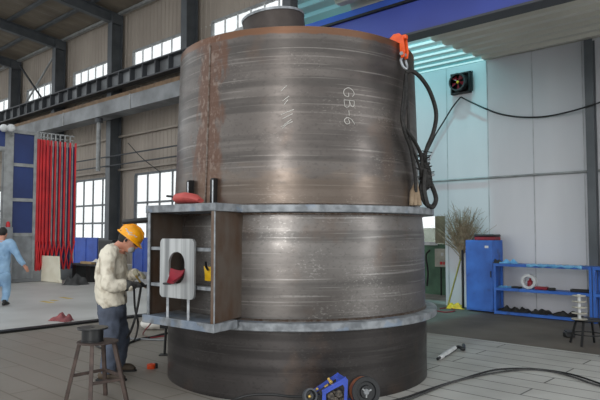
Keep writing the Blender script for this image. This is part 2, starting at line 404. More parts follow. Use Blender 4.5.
# wind bracing
br = thing('cross_brace', 'pale steel cross brace in the far bay above the crane beam', 'brace', (0, 0, 0), HA)
for a, b, mm in (((-38.2, 15.5, 9.0), (-33.2, 15.5, 12.0), 'lightgrey'), ((-38.2, 15.42, 12.0), (-34.4, 15.42, 9.0), 'girderdark')):
    MB().tube([a, b], .06, 10).build('brace_rod', M[mm], br)

# crane runway girders
g = thing('stiffened_crane_beam', 'grey stiffened crane beam running below the high window strip', 'beam', (0, 0, 0), HA)
gm = MB(); hbox(-52, 2, 14.55, 14.95, 9.0, 9.06, gm); hbox(-52, 2, 14.55, 14.95, 8.34, 8.4, gm); gm.build('flange', M['girderdark'], g)
hbox(-52, 2, 14.82, 14.85, 8.4, 9.0, MB()).build('web', M['girder'], g)
s = -50.0
while s < -9:
    if s < -14.5: hbox(s-.03, s+.03, 14.58, 14.82, 8.4, 9.0, MB()).build('stiffener', M['girderdark'], g)
    s += 1.0
b = thing('box_girder', 'smooth grey box girder hung below the stiffened crane beam', 'beam', (0, 0, 0), HA)
hbox(-52, 2, 14.0, 14.8, 6.92, 7.55, MB()).build('girder_body', M['girder'], b)
for s in (-47, -41, -35, -29.2, -23.0, -17):
    hbox(s-.05, s+.05, 13.98, 14.0, 6.9, 7.57, MB()).build('joint_plate', M['lightgrey'], b)
pl = MB(); hbox(-52, 2, 14.85, WE-.25, 7.7, 8.1, pl)
tag(hb('trim_3', pl, mat('brown_fascia', (128, 102, 76), .7)), kind='structure')
# hanging downpipe and conduits on the wall
p = one(99, 118, 14.2); q = one(99, 171, 14.2); s_, e_ = se(p)
t = hthing('hanging_pipe', 'grey pipe hanging straight down from the box girder', 'pipe', s_, 14.2, 0)
MB().tube([(0, 0, 6.9), (0, 0, q.z)], .10, 14).build('pipe', M['lightgrey'], t)
MB().tube([(0, 0, 6.7), (0, 0, 6.9)], .17, 14).build('socket', M['girderdark'], t)
for lab, z, s0, s1 in (('upper of two thin conduits crossing the ribbed wall above the low windows', 5.2, -33, -15), ('lower thin conduit crossing the ribbed wall just over the low windows', 4.75, -31, -15)):
    tag(hb('conduit', MB().tube([(s0, 15.0, z), (s1, 15.0, z)], .035, 8), M['girderdark']), lab, 'conduit')
w = tag(MB().tube(spline([one(128, 143, 14.7), one(142, 158, 14.7), one(160, 172, 14.7)]), .02, 6).build('cable', M['black']), 'thin black cable slanting down across the ribbed wall', 'cable')

# ------------------------------------------------------------------ annex: white partition wall, canopy, blue beam
DS0, DS1 = -7.6, se(one(445.5, 260, AE))[0]     # door opening
DZ = one(440, 216, AE).z
aw = MB(); hbox(DS1, 6, AE, AE+.1, 0, 5.06, aw)
for s in [DS1+.95*i for i in range(1, 12)]: hbox(s-.006, s+.006, AE-.004, AE, 0, 5.05, aw)
CY = se(one(487, 80, AE))[0]
aw = MB(); hbox(CY, 6, AE, AE+.1, 0, 5.06, aw)
tag(hb('wall_right', aw, M['panel']), kind='structure')
ac = MB(); hbox(DS1, CY, AE, AE+.1, 0, 5.06, ac)
ZC = 2.35
ac = MB(); hbox(DS1, CY, AE, AE+.1, ZC, 5.06, ac); hbox(-8.6, DS1, AE, AE+.1, ZC, 5.06, ac)
tag(hb('wall_back', ac, M['panel']), kind='structure')
al = MB(); hbox(DS1, CY, AE, AE+.1, 0, ZC, al); hbox(-8.6, DS1, AE, AE+.1, DZ, ZC, al); hbox(-8.6, DS0, AE, AE+.1, 0, DZ, al)
tag(hb('wall_front', al, M['panel']), kind='structure')
sm_ = MB()
for i in range(0, 11):
    s = CY+.92*i; hbox(s-.008, s+.008, AE-.006, AE-.0005, 0, 5.05, sm_)
for i in range(1, 3): s = CY-.92*i; hbox(s-.008, s+.008, AE-.006, AE-.0005, ZC if s < DS1 else 0, 5.05, sm_)
tag(hb('trim_4', sm_, mat('panel_seam', (176, 178, 182), .5)), kind='structure')
def cz(e): return 5.06-.03*(AE-e)
def canopy(edge, right, es, ee, name, m):
    """corrugated sheet; the ribs run along the wall; edge(e) and right(e) give its two ends"""
    mb = MB(); pr = []; e = es; i = 0
    while e < ee:
        pr += [(e, 0), (e+.14, 0), (e+.19, .09), (e+.33, .09)]; e += .38
    pr.append((ee, 0)); v = []
    for e, dz in pr: z = cz(e)+dz; v += [(edge(e), e, z), (right(e), e, z)]
    mb.add(v, [(2*i, 2*i+1, 2*i+3, 2*i+2) for i in range(len(pr)-1)])
    return tag(hb(name, mb, m, sm=0), kind='structure')
def ledge(e): return -5.5-(e-5.9)*.9 if e < 8 else -7.39-(e-8)*.35
def zig(e): return CY-.02-(AE-e)*.02
sp = bpy.data.lights.new('added_roof_spot', 'SPOT'); sp.energy = 7500; sp.spot_size = math.radians(44); sp.spot_blend = .6; sp.shadow_soft_size = .25  # added spotlight above the cyan sheet to throw the cyan patch on the wall
so_ = bpy.data.objects.new('added_roof_spot', sp); C.objects.link(so_); so_.location = H(CY-.25, 7.6, 13.5)
so_.rotation_euler = (H(CY-1.0, AE, 4.2)-so_.location).to_track_quat('-Z', 'Y').to_euler()
canopy(ledge, zig, 6.0, AE, 'ceiling_skylight', M['cyansheet'])
canopy(zig, lambda e: 6, 6.0, AE, 'ceiling_canopy', M['canopy'])
bm_ = hthing('blue_beam', 'deep blue steel beam spanning above the vessel under the canopy', 'beam', 0, 0)
hbox(-6.5, 4, 6.98, 7.16, 4.27, 4.70, MB()).build('web', M['beamblue'], bm_)
hbox(-6.5, 4, 6.93, 7.25, 4.70, 4.735, MB()).build('top_flange', M['blacksteel'], bm_)
hbox(-6.5, 4, 6.95, 7.22, 4.245, 4.275, MB()).build('bottom_flange', M['girderdark'], bm_)
hbox(-6.5, 4, 7.0, 7.12, 4.735, 4.86, MB()).build('upper_rail', M['bluesheet'], bm_)
s_ = se(one(592.5, 200, 11.32))[0]
c = MB(); hbox(s_-.07, s_+.07, 11.28, 11.3, 0, 5.0, c); hbox(s_-.07, s_+.07, 11.42, 11.44, 0, 5.0, c); hbox(s_-.01, s_+.01, 11.3, 11.42, 0, 5.0, c)
tag(hb('steel_column', c, M['column']), kind='structure')
z_ = one(437, 181, AE-.05).z
tag(hb('conduit', MB().tube([(DS0-.5, AE-.05, z_), (5, AE-.05, z_)], .022, 8), M['lightgrey']), 'pale conduit running level along the white partition wall', 'conduit')
# room beyond the doorway
OE = 13.3
ow = MB(); wz = one(430, 244, OE).z; wt = one(430, 212, OE).z
hbox(-9.5, -5, OE, OE+.1, 0, wz, ow)
hbox(-9.5, -5, OE, OE+.1, wt, 2.6, ow)
tag(hb('wall_1', ow, M['greenwall']), kind='structure')
tag(hb('floor_porch', hbox(-9.5, DS1+.6, AE+.1, OE, -.011, .004), M['backfloor']), kind='structure')
tag(hb('wall_2', hbox(DS1+.45, DS1+.55, AE+.1, OE, 0, 2.6), M['panel']), kind='structure')
so = se(one(435.5, 230, OE-.1))[0]; so2 = se(one(446, 230, OE-.1))[0]
wf = MB(); hbox(-9.5, so, OE-.05, OE, wz-.03, wz+.05, wf)
w = tag(hb('window_20', wf, M['white']), kind='structure')
hb('pane', hbox(-9.5, so2+.4, OE+.02, OE+.03, wz, wt), M['glass'], w)
tag(hb('trim_5', hbox(so, so2+.5, OE-.12, OE-.06, wz+.02, 2.6), mat('olive_post', (136, 128, 104), .7)), kind='structure')
tag(hb('wall_3', hbox(-16, 0, 20, 20.2, 0, 1.7), mat('garden_hedge', (150, 170, 130), .9, 0, (110, 136, 92), 2)), kind='structure')
p = one(439.5, 258, OE-.25); s_, e_ = se(p)
t = hthing('electric_box', 'cream electric box with red stickers mounted beyond the doorway', 'electric box', s_, OE, 0)
hbox(-.16, .16, -.2, -.005, p.z-.22, p.z+.22, MB()).build('housing', M['cream'], t, .008)
ed = hbox(-.15, .15, -.213, -.2, p.z-.21, p.z+.21, MB()).build('door', M['cream'], t, .004)
hbox(-.01, .06, -.216, -.213, p.z-.16, p.z-.09, MB()).build('sticker', M['red'], ed)
hbox(.08, .12, -.216, -.213, p.z-.16, p.z-.09, MB()).build('sticker', M['red'], ed)
hbox(.02, .09, -.216, -.213, p.z+.05, p.z+.13, MB()).build('sticker', M['white'], ed)
MB().tube([(-.05, -.1, 0), (-.05, -.1, p.z-.22)], .02, 8).build('conduit_leg', M['blackplastic'], t)
pp = [one(430, 250, OE-.3), one(426, 256, OE-.3), one(428, 272, OE-.35), one(427, 286, OE-.4)]
tag(MB().tube(spline(pp), .022, 8).build('hose', M['black']), 'black hose drooping beside the cream electric box', 'hose')

# extractor fan
p = one(460, 83, AE-.1); s_, e_ = se(p)
t = hthing('extractor_fan', 'black wall extractor fan with red blades on white panels in cyan light', 'fan', s_, AE, p.z)  # the panels are white, cyan only by light through the roof sheet
k = MB(); 
for a, b_ in (((-.22, -.22), (.22, -.19)), ((-.22, .19), (.22, .22)), ((-.22, -.22), (-.19, .22)), ((.19, -.22), (.22, .22))):
    hbox(a[0], b_[0], -.10, -.005, a[1], b_[1], k)
hbox(-.2, .2, -.02, -.008, -.2, .2, k)
k.build('housing', M['black'], t)
T = Matrix.Rotation(math.pi/2, 4, 'X')
MB().lathe([(.155, .03), (.185, .03), (.185, .24), (.155, .24)], 40, T=T, close=True).build('fan_duct', M['blackplastic'], t)
for i in range(5):
    a = i*2*math.pi/5+.3; R = Matrix.Rotation(a, 4, 'Y')
    vs = [R @ Vector((r*math.cos(w), -.19+dy, r*math.sin(w))) for r, w, dy in ((.035, -.3, .02), (.145, -.36, .035), (.15, .30, -.02), (.035, .3, -.02))]
    MB().slab(vs, (0, .005, 0)).build('blade', M['maroon'], t)
MB().ell((0, -.2, 0), (.032, .02, .032), 14).build('hub', M['yellow'], t)
MB().tube([(.26, -.06, -.2), (.26, -.06, .22), (.2, -.06, .22)], .012, 8).build('bracket', M['black'], t)
pts = [one(x, y, AE-.10-.18*max(0, min(1, (x-550)/35))) for x, y in ((461, 97), (475, 104), (497, 113), (520, 117), (545, 116.5), (570, 111.5), (592, 105), (604, 101))]
tag(MB().tube(spline(pts), .016, 8).build('cable', M['black']), 'black cable swagged from the extractor fan along the partition wall', 'cable')
pts = [one(x, y, AE-.08) for x, y in ((460.5, 97), (452, 108), (444, 121), (436, 134), (428, 150), (420, 164))]
tag(MB().tube(spline(pts), .016, 8).build('cable', M['black']), 'black cable slanting down left from the extractor fan', 'cable')

# ------------------------------------------------------------------ the vessel
V0 = Vector((-.03, 6.957, 0))
ves = thing('steel_vessel', 'huge bare steel cylindrical vessel with two grey flange rings', 'vessel', V0)
N = 160
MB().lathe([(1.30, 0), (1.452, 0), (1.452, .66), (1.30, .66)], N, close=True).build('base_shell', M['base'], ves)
MB().lathe([(1.34, .735), (1.44, .735), (1.442, .95), (1.438, 1.5), (1.415, 1.73), (1.33, 1.73)], N, close=True).build('middle_shell', M['middle'], ves)
MB().lathe([(1.30, 1.80), (1.397, 1.80), (1.39, 2.0), (1.369, 2.7), (1.345, 3.507), (1.337, 3.512), (1.285, 3.512), (1.285, 1.80)], N, close=True).build('upper_shell', M['upper'], ves)
MB().lathe([(1.25, 1.73), (1.54, 1.73), (1.546, 1.735), (1.546, 1.795), (1.54, 1.80), (1.25, 1.80)], N, close=True).build('upper_flange', M['flange'], ves)
MB().lathe([(1.25, .66), (1.56, .66), (1.566, .667), (1.566, .728), (1.56, .735), (1.25, .735)], N, close=True).build('lower_flange', M['flange'], ves)
for lab, r, z in (('weld', 1.442, .742), ('weld', 1.397, 1.806), ('weld', 1.418, 1.722), ('weld', 1.452, .652)):
    MB().lathe([(r-.005, z-.012), (r+.012, z-.008), (r+.014, z+.004), (r-.005, z+.014)], N, close=True).build('weld_bead', M['weld'], ves)
MB().lathe([(0.0001, 3.36), (1.29, 3.38), (1.29, 3.34), (0.0001, 3.32)], 96).build('top_plate', M['upper'], ves)
# straight weld up the upper shell
a = -.70
def cyl(r, ang, z): return Vector((r*math.sin(ang), -r*math.cos(ang), z))
def rad(z): return 1.397-(z-1.8)*(.052/1.707)
MB().tube([cyl(rad(z)+.001, a, z) for z in [1.82+.1*i for i in range(17)]], .010, 6).build('seam_weld', M['weld'], ves)
# top nozzle and dished cap
T = Matrix.Translation((-.20, -.35, 3.42)) @ Matrix.Rotation(math.radians(-8), 4, 'Y')
MB().lathe([(.30, -.06), (.345, -.06), (.345, .50), (.30, .50)], 64, T=T, close=True).build('top_nozzle', M['boxsteel'], ves)
MB().lathe([(.30, .5), (.352, .5), (.355, .525), (.30, .525)], 64, T=T, close=True).build('nozzle_lip', M['edge'], ves)
T = Matrix.Translation((-.46, -.02, 3.42))
MB().lathe([(.31, 0), (.31, .40), (.29, .46), (.22, .50), (.12, .52), (.0001, .525)], 48, T=T).build('dished_cap', M['lightgrey'], ves)
# box on the front left: two side plates, top and bottom plates, shelves, cover plate
A = Vector((-.704, -1.787, 0)); B = Vector((-1.43, -1.187, 0)); AI = Vector((-.50, -1.318, 0)); BI = Vector((-1.16, -.80, 0))
ab = (A-B).normalized(); nv = Vector((ab.y, -ab.x, 0))       # outward
def bx(name, poly, z0, z1, m, bev=.004): return MB().prism(poly, z0, z1).build(name, m, ves, bev)
Bo = B-ab*.03; Ao = A+ab*.015
bx('box_top_plate', [Bo+nv*.01, Ao+nv*.01, AI*1.10+Vector((.05, 0, 0)), BI*1.06], 1.733, 1.803, M['flange'])
bx('box_bottom_plate', [Bo+nv*.02-ab*.02, Ao+nv*.02, AI*1.16+Vector((.05, 0, 0)), BI*1.06], .69, .764, M['flange'])
tk = .032
def plate(p, q, nx, z0, z1, name, m):
    return MB().prism([p, q, q+nx, p+nx], z0, z1).build(name, m, ves, .003)
plate(A, AI*.99, Vector((-tk, .0, 0)), .764, 1.733, 'box_side_plate', M['rusty'])
plate(B, BI, Vector((tk*.6, tk*.6, 0)), .764, 1.733, 'box_side_plate', M['rusty'])
plate(A+nv*.004, A-nv*.012, -ab*tk, .764, 1.733, 'plate_edge', M['edge'])
plate(B+nv*.004, B-nv*.012, ab*tk, .764, 1.733, 'plate_edge', M['edge'])
bkA, bkB = AI*1.02, BI*1.02
bx('box_back_plate', [bkA+Vector((-.04, -.02, 0)), bkB+Vector((.03, -.03, 0)), BI*1.0, AI*1.0], .764, 1.733, M['boxsteel'])
for z in (1.055, 1.394):
    bx('box_shelf', [B+ab*tk-nv*.015, A-ab*tk-nv*.015, A-ab*tk-nv*.10, B+ab*tk-nv*.10], z-.016, z+.016, M['edge'])
for f in (.32, .63):
    c = B.lerp(A, f)-nv*.01
    MB().bar(c+Vector((0, 0, .764)), c+Vector((0, 0, 1.0)), .022, .022).build('cover_strut', M['edge'], ves)
# cover plate with an arched hole
def rr(w, h, r, n=12):
    out = []
    for cx, cy, a0 in ((w/2-r, h/2-r, 0), (-w/2+r, h/2-r, 90), (-w/2+r, -h/2+r, 180), (w/2-r, -h/2+r, 270)):
        for i in range(n): a = math.radians(a0+90*i/(n-1)); out.append((cx+r*math.cos(a), cy+r*math.sin(a)))
    return out
ou = rr(.48, .535, .045); inn = [(x, y+.005) for x, y in rr(.225, .285, .105)]
fc = .505; pc = B.lerp(A, fc); zc = 1.222
def onp(u, v, d): q = pc+ab*u+nv*d; return Vector((q.x, q.y, zc+v))
cv = MB(); n = len(ou); vs = []
for d in (.012, .034): vs += [onp(x, y, d) for x, y in ou]+[onp(x, y, d) for x, y in inn]
fs = []
for i in range(n):
    j = (i+1) % n
    fs += [(i, j, n+j, n+i), (2*n+i, 2*n+j, 3*n+j, 3*n+i), (i, j, 2*n+j, 2*n+i), (n+i, n+j, 3*n+j, 3*n+i)]
cv.add(vs, fs).build('cover_plate', M['zinc'], ves)
q0, q1 = aty(150, 219.5, 5.9)-V0, aty(124, 222, 6.2)-V0
MB().tube([q0+Vector((.06, 0, 0)), q0, q1], .026, 10).build('stub_bar', M['blacksteel'], ves)
# gussets standing on the box
for fx in (-.86, -.60):
    d = Vector((math.sin(fx), -math.cos(fx), 0)); tn = Vector((d.y, -d.x, 0))*.02
    p0 = d*1.385; p1 = d*1.455
    poly = [p0+Vector((0, 0, 1.80))-tn, p1+Vector((0, 0, 1.80))-tn, p1+Vector((0, 0, 2.055))-tn, d*1.44+Vector((0, 0, 2.07))-tn, p0+Vector((0, 0, 2.07))-tn]
    MB().slab(poly, tn*2).build('gusset', M['blacksteel'], ves, .003)
    MB().bar(p1+Vector((0, 0, 1.80))-tn*.8, p1+Vector((0, 0, 2.05))-tn*.8, .012, .012).build('gusset_edge', M['edge'], ves)
# chalk writing GB-6, read turning the head clockwise, and tally hatching
def vang(px, z):     # angle round the shell seen at this column of the picture
    u = (px-300)/600; r = rad(z); best = None
    for i in range(-120, 121):
        a = i*math.pi/240; q = V0+cyl(r, a, z); d = abs(q.x/q.y-u)
        if best is None or d < best[0]: best = (d, a)
    return best[1]
def chalk(strokes, name, w=.0065):
    mb = MB()
    for st in strokes:
        pts = spline(st, 6) if len(st) > 2 else [Vector(st[0]).lerp(Vector(st[1]), i/6) for i in range(7)]
        mb.tube([cyl(rad(p[1])+.002, p[0], p[1]) for p in pts], w, 5)
    mb.build(name, M['chalk'], ves)
ca = vang(350, 2.8)
def g2(strokes, z0, k=.12):   # glyph units: x along reading direction (downwards), y towards the top of the letter (to the right)
    return [[(ca-.045+y*k/1.5, z0-x*k*.92, 0) for x, y in st] for st in strokes]
G = [[(.75, .8), (.5, 1), (.15, .8), (.0, .45), (.2, .05), (.55, 0), (.75, .2), (.75, .45), (.45, .45)]]
Bl = [[(.1, 0), (.12, 1)], [(.12, 1), (.55, .95), (.6, .7), (.15, .52)], [(.15, .52), (.65, .45), (.68, .1), (.1, 0)]]
DA = [[(.05, .45), (.5, .47)]]
S6 = [[(.6, 1), (.2, .7), (.05, .3), (.3, 0), (.6, .2), (.5, .5), (.15, .38)]]
zt = 2.93
chalk(g2(G, zt)+g2(Bl, zt-.11)+g2(DA, zt-.215)+g2(S6, zt-.285), 'chalk_writing', .0035)
hx = vang(286, 2.7); hs = []
for i, (z, ln) in enumerate(((2.90, .05), (2.80, .07), (2.765, .06), (2.67, .11), (2.63, .10), (2.575, .09), (2.555, .10), (2.54, .06))):
    chalk([[(hx-.03+.01*(i % 3), z-.02, 0), (hx-.03+ln*.8, z+.03, 0)]], 'chalk_stroke', .004)

# things left on the vessel
def shield(name, label, m, loc, R, hpts=None):
    t = thing(name, label, 'welding shield', loc); t.rotation_euler = R.to_euler()
    mb = MB(); nu, nv_ = 14, 10; vs = []
    for side in (0, .006):
        for i in range(nu+1):
            for j in range(nv_+1):
                u = i/nu*2-1; v = j/nv_; w = .115*(1-.55*v*v)
                vs.append((u*w, v*.24-.10, .07*(1-u*u)*(1-.5*v)+.02*math.sin(v*3)-side))
    fs = []; q = (nu+1)*(nv_+1)
    for s in (0, q):
        for i in range(nu):
            for j in range(nv_): a = s+i*(nv_+1)+j; fs.append((a, a+nv_+1, a+nv_+2, a+1))
    rim = [i*(nv_+1) for i in range(nu+1)]+[nu*(nv_+1)+j for j in range(1, nv_+1)]+[i*(nv_+1)+nv_ for i in range(nu-1, -1, -1)]+[j for j in range(nv_-1, 0, -1)]
    for i in range(len(rim)): a, b = rim[i], rim[(i+1) % len(rim)]; fs.append((a, b, b+q, a+q))
    mb.add(vs, fs).build('shield_shell', m, t)
    MB().tube(hpts or [(0, .10, .02), (0, .16, .0), (0, .27, -.01)], [.012, .013, .012], 8).build('handle', M['blackplastic'], t)
    return t
def frame(xa, ya, za): return Matrix((xa, ya, za)).transposed()
pw = V0+pc
up0 = Vector((0, 0, 1))
def tilted(out_):
    X = (ab*.97+up0*.20).normalized(); Y = (-up0*(1-out_)+nv*out_); Y = (Y-X*Y.dot(X)).normalized(); return frame(X, Y, X.cross(Y))
q = onp(.015, -.035, .06)+V0
o = shield('welding_shield', 'dark red hand shield lodged in the arched hole of the cover plate', M['maroon'], q, tilted(.45), [(-.02, .10, .05), (-.08, .10, .05), (-.17, .09, .04)])
o.scale = (.98, .72, .95)
f = B.lerp(A, .80)-nv*.12
o = shield('welding_shield', 'bright yellow hand shield hanging inside the open box', M['yellow'], V0+Vector((f.x, f.y, 1.205)), tilted(.3), [(-.04, -.02, .0), (-.08, -.08, .0), (-.10, -.16, .0)])
o.scale = (.85, .62, .9)
f = B.lerp(A, .36)-nv*.20
q = V0+Vector((f.x, f.y, 1.84))
t = thing('welding_shield', 'faded red hand shield lying flat on top of the box', 'welding shield', q, math.atan2(ab.y, ab.x)+.25)
mb = MB(); mb.tube([(-.14, 0, .02), (-.11, 0, .03), (-.02, 0, .035), (.08, 0, .025), (.15, 0, .005)], [(.012, .05), (.05, .08), (.055, .10), (.045, .09), (.02, .05)], 16)
mb.build('shield_shell', M['fadedred'], t)
MB().tube([(-.14, .02, .035), (-.21, .02, .055), (-.26, .02, .06)], .011, 8).build('handle', M['blackplastic'], t)

# lifting clamp and slings at the right of the rim
ck = vang(402, 3.4); cpos = V0+cyl(1.325, ck, 3.512); out = Vector((math.sin(ck), -math.cos(ck), 0))
t = thing('lifting_clamp', 'orange plate lifting clamp gripping the top rim of the vessel', 'clamp', cpos, math.atan2(out.y, out.x)); t.scale = (.9, .9, .88)
poly = [(-.06, -.04), (-.085, .0), (-.08, .06), (-.03, .10), (.04, .10), (.09, .05), (.10, -.02), (.11, -.12), (.10, -.19), (.065, -.20), (.05, -.14), (.045, -.02), (-.005, -.005)]
for sy in (-.055, .03):
    MB().slab([(x, sy, z) for x, z in poly], (0, .025, 0)).build('clamp_cheek', M['orange'], t, .004)
MB().box((.06, -.012, .05), (.12, .06, .05)).build('clamp_core', M['orange'], t, .008)
MB().tube([(.075, -.07, -.15), (.075, .07, -.15)], .022, 12).build('bolt', M['galv'], t)
MB().tube(spline([(.055, -.02, -.19), (.06, -.05, -.23), (.085, -.05, -.30), (.11, -.02, -.33), (.10, .02, -.29), (.08, .03, -.22)]), .016, 8).build('shackle', M['galv'], t)
def rp(pts, r, name, par=None):
    return MB().tube(spline(pts, 8), r, 8).build(name, M['rope'], par)
sl = thing('wire_rope_sling', 'oily wire rope sling hanging in a bunch from the orange clamp', 'sling', (0, 0, 0))
Q = lambda x, y, Y: tuple(aty(x, y, Y))
rp([Q(406, 73, 6.08), Q(412, 71, 6.08), Q(421, 78, 6.12), Q(430, 92, 6.2), Q(436, 112, 6.28), Q(434, 130, 6.3), Q(427, 148, 6.3), Q(424, 160, 6.3), Q(426, 176, 6.3)], .022, 'sling_leg', sl)
rp([Q(406, 74, 6.06), Q(404, 95, 6.0), Q(402, 120, 5.95), Q(408, 132, 6.0), Q(415, 142, 6.1), Q(421, 156, 6.2), Q(422, 176, 6.25)], .019, 'sling_leg', sl)
rp([Q(406, 74, 6.04), Q(406, 100, 5.98), Q(403, 125, 5.94), Q(411, 150, 6.05), Q(415, 175, 6.12), Q(416, 192, 6.15)], .018, 'sling_leg', sl)
rp([Q(405, 78, 6.05), Q(408, 110, 6.0), Q(410, 140, 6.05), Q(419, 165, 6.2), Q(425, 186, 6.28)], .014, 'sling_leg', sl)
rp([Q(424, 176, 6.28), Q(421, 190, 6.25), Q(425, 202, 6.25), Q(432, 207, 6.3), Q(436, 199, 6.35), Q(432, 186, 6.32), Q(427, 178, 6.3)], .026, 'eye_loop', sl)
rp([Q(425, 170, 6.22), Q(424, 188, 6.18), Q(427, 203, 6.18), Q(429, 206, 6.2)], .024, 'eye_loop', sl)
fr = MB()
for i in range(46):
    y0 = random.uniform(156, 192); x0 = 424+random.uniform(-2.5, 3); Y0 = 6.26
    fr.tube([Q(x0, y0, Y0), Q(x0+random.uniform(-4, 6), y0-random.uniform(2, 8), Y0-.03), Q(x0+random.uniform(-7, 10), y0-random.uniform(0, 10), Y0-.05)], .006, 5)
tag(fr.build('frayed_strands', M['rope'], sl), kind='stuff')
MB().tube([Q(424, 160, 6.28), Q(425, 170, 6.28), Q(426, 182, 6.28), Q(424, 190, 6.28)], [.03, .065, .07, .03], 12).build('rope_bunch', M['rope'], sl)
MB().tube([Q(430, 176, 6.27), Q(434, 174, 6.27)], .016, 8).build('ferrule', M['galv'], sl)
rg = thing('sling_end', 'brown split sling end standing on the flange below the clamp', 'sling', (0, 0, 0))
for x1 in (411, 415.5, 420):
    MB().tube([Q(x1, 205.5, 6.15), Q(414.5+(x1-415)*.4, 192, 6.17), Q(416, 181, 6.2)], [.022, .032, .012], 10).build('strand', M['twig'], rg)

# ------------------------------------------------------------------ annex furniture
CE0 = 11.0
s0 = se(one(465.7, 280, CE0))[0]; s1 = se(one(493.2, 280, CE0))[0]; ch = 1.39
t = hthing('metal_cabinet', 'tall blue metal cabinet with a small white label by the door edge', 'cabinet', (s0+s1)/2, CE0)
w = s1-s0
hbox(-w/2, w/2, .018, .45, .02, ch, MB()).build('body', M['blue'], t, .006)
dr = hbox(-w/2+.008, w/2-.008, 0, .018, .05, ch-.02, MB()).build('door', M['blue'], t, .004)
hbox(w/2-.16, w/2-.085, -.003, 0, ch-.15, ch-.105, MB()).build('label_sticker', M['white'], dr)
hbox(w/2-.05, w/2-.035, -.02, 0, .68, .80, MB()).build('handle', M['blackplastic'], dr)
t2 = hthing('toolbox', 'black and dark red case lying on top of the tall blue cabinet', 'case', (s0+s1)/2+.07, CE0+.24, ch)
hbox(-.21, .21, -.14, .14, 0, .065, MB()).build('body', M['maroon'], t2, .012)
hbox(-.215, .215, -.145, .145, .065, .115, MB()).build('lid', M['blackplastic'], t2, .02)
SE0, SE1 = 10.95, 11.25
def rack(sa, sb, label, grp):
    t = hthing('shelf_rack', label, 'shelf', sa, SE0, 0, grp); L = sb-sa; d = SE1-SE0
    for x in (0, L):
        for y in (0, d): hbox(x-.022, x+.022, y-.02, y+.02, 0, .955, MB()).build('post', M['blue'], t, .003)
    for z in (.955, .50, .06):
        sh = hbox(-.02, L+.02, -.02, d+.02, z-.012, z, MB()); hbox(-.02, L+.02, -.022, -.004, z-.052, z, sh); hbox(-.02, L+.02, d+.004, d+.02, z-.052, z, sh)
        sh.build('shelf', M['blue'], t, .002)
    return t
r0 = se(one(495, 280, SE0))[0]; r1 = se(one(590.5, 280, SE0))[0]
rack(r0, r1, 'blue open steel rack beside the tall blue cabinet', None)
rack(r1+.06, r1+1.75, 'blue open steel rack cut by the right edge of the photo', None)
hbx = lambda mb, name, m, s, e, z, lab, cat, rot=0, grp=None, bev=.004: tag(_at(mb.build(name, m, None, bev), s, e, z, rot), lab, cat, grp)
def _at(o, s, e, z, rot=0): o.location = H(s, e, z); o.rotation_euler = (0, 0, HA+rot); return o
p = se(one(528, 279, 11.05))[0]
T = Matrix.Rotation(math.pi/2, 4, 'X')
tt = hthing('pipe_ring', 'white pipe ring standing on the middle shelf', 'ring', p, 11.1, .5)
MB().lathe([(.09, -.05), (.135, -.05), (.135, .05), (.09, .05)], 40, T=Matrix.Translation((0, 0, .135)) @ T, close=True).build('ring', M['white'], tt)
rr_ = hthing('red_bottle', 'small dark red bottle inside the white pipe ring', 'bottle', p+.02, 11.1, .5+.045)
MB().lathe([(.0001, 0), (.05, 0), (.05, .09), (.02, .12), (.02, .15), (.0001, .15)], 20).build('body', M['maroon'], rr_)
pr = se(one(541, 285, 11.05))[0]
hbx(hbox(-.11, .11, -.06, .06, 0, .055), 'red_case', M['maroon'], pr, 11.08, .5, 'flat dark red case lying right of the white pipe ring', 'case', .1, None, .012)
pr = se(one(552, 286, 11.05))[0]
hbx(hbox(-.07, .05, -.05, .05, 0, .045), 'dark_block', M['dark'], pr, 11.08, .5, 'dark metal block right of the flat red case', 'block', .4, None, .01)
pr = se(one(580, 288, 11.05))[0]
hbx(hbox(-.16, .16, -.06, .06, 0, .05), 'dark_block', M['dark'], pr, 11.08, .5, 'long dark metal block at the right end of the middle shelf', 'block', .05, None, .012)
pr = se(one(516, 283, 11.05))[0]
hbx(hbox(-.08, .08, -.06, .06, 0, .03), 'dark_block', M['dark'], pr, 11.08, .5, 'low dark block left of the white pipe ring', 'block', -.2, None, .008)
# draped films and rags
def rag(name, label, cat, m, loc, size, h, rot=0, seed=1, n=22):
    rnd = random.Random(seed); ph = [rnd.uniform(0, 6.28) for _ in range(6)]; mb = MB(); v = []
    for lay in (0, 1):
        for i in range(n+1):
            for j in range(n+1):
                u, w_ = i/n*2-1, j/n*2-1; r = 1+.16*math.sin(3*math.atan2(w_, u)+ph[0])+.08*math.sin(5*math.atan2(w_, u)+ph[1])
                k = max(0, 1-max(abs(u), abs(w_))**2.5)
                z = h*k*(.6+.25*math.sin(4*u+ph[2])*math.sin(3.5*w_+ph[3])+.2*math.sin(7*u+3*w_+ph[4]))
                v.append((u*size[0]/2*r, w_*size[1]/2*r, max(z, .004) if lay == 0 else 0.0))
    q = (n+1)**2; f = []
    for s in (0, q):
        for i in range(n):
            for j in range(n): a = s+i*(n+1)+j; f.append((a, a+n+1, a+n+2, a+1))
    o = mb.add(v, f).build(name, m, None, sm=60); o.location = loc; o.rotation_euler = (0, 0, HA+rot); return tag(o, label, cat)
for x0, lab, sz, h, mm, sd in ((506, 'crumpled blue and grey plastic sheet on the rack top by the cabinet', (.34, .22), .10, 'bluefilm', 3), ):
    s = se(one(x0, 260, 11.1))[0]; rag('plastic_sheet', lab, 'sheet', M[mm], H(s+.06, 11.1, .955), sz, h, 0, sd)
s = se(one(505, 260, 11.1))[0]; rag('rag', 'dark rag bunched on the rack top against the cabinet', 'rag', M['darkcloth'], H(s-.16, 11.1, .955), (.16, .2), .09, 0, 5)
fa, fb = se(one(530, 263, 11.1))[0]-r0, se(one(585, 263, 11.1))[0]-r0
fl = MB(); n = 30; vs = []
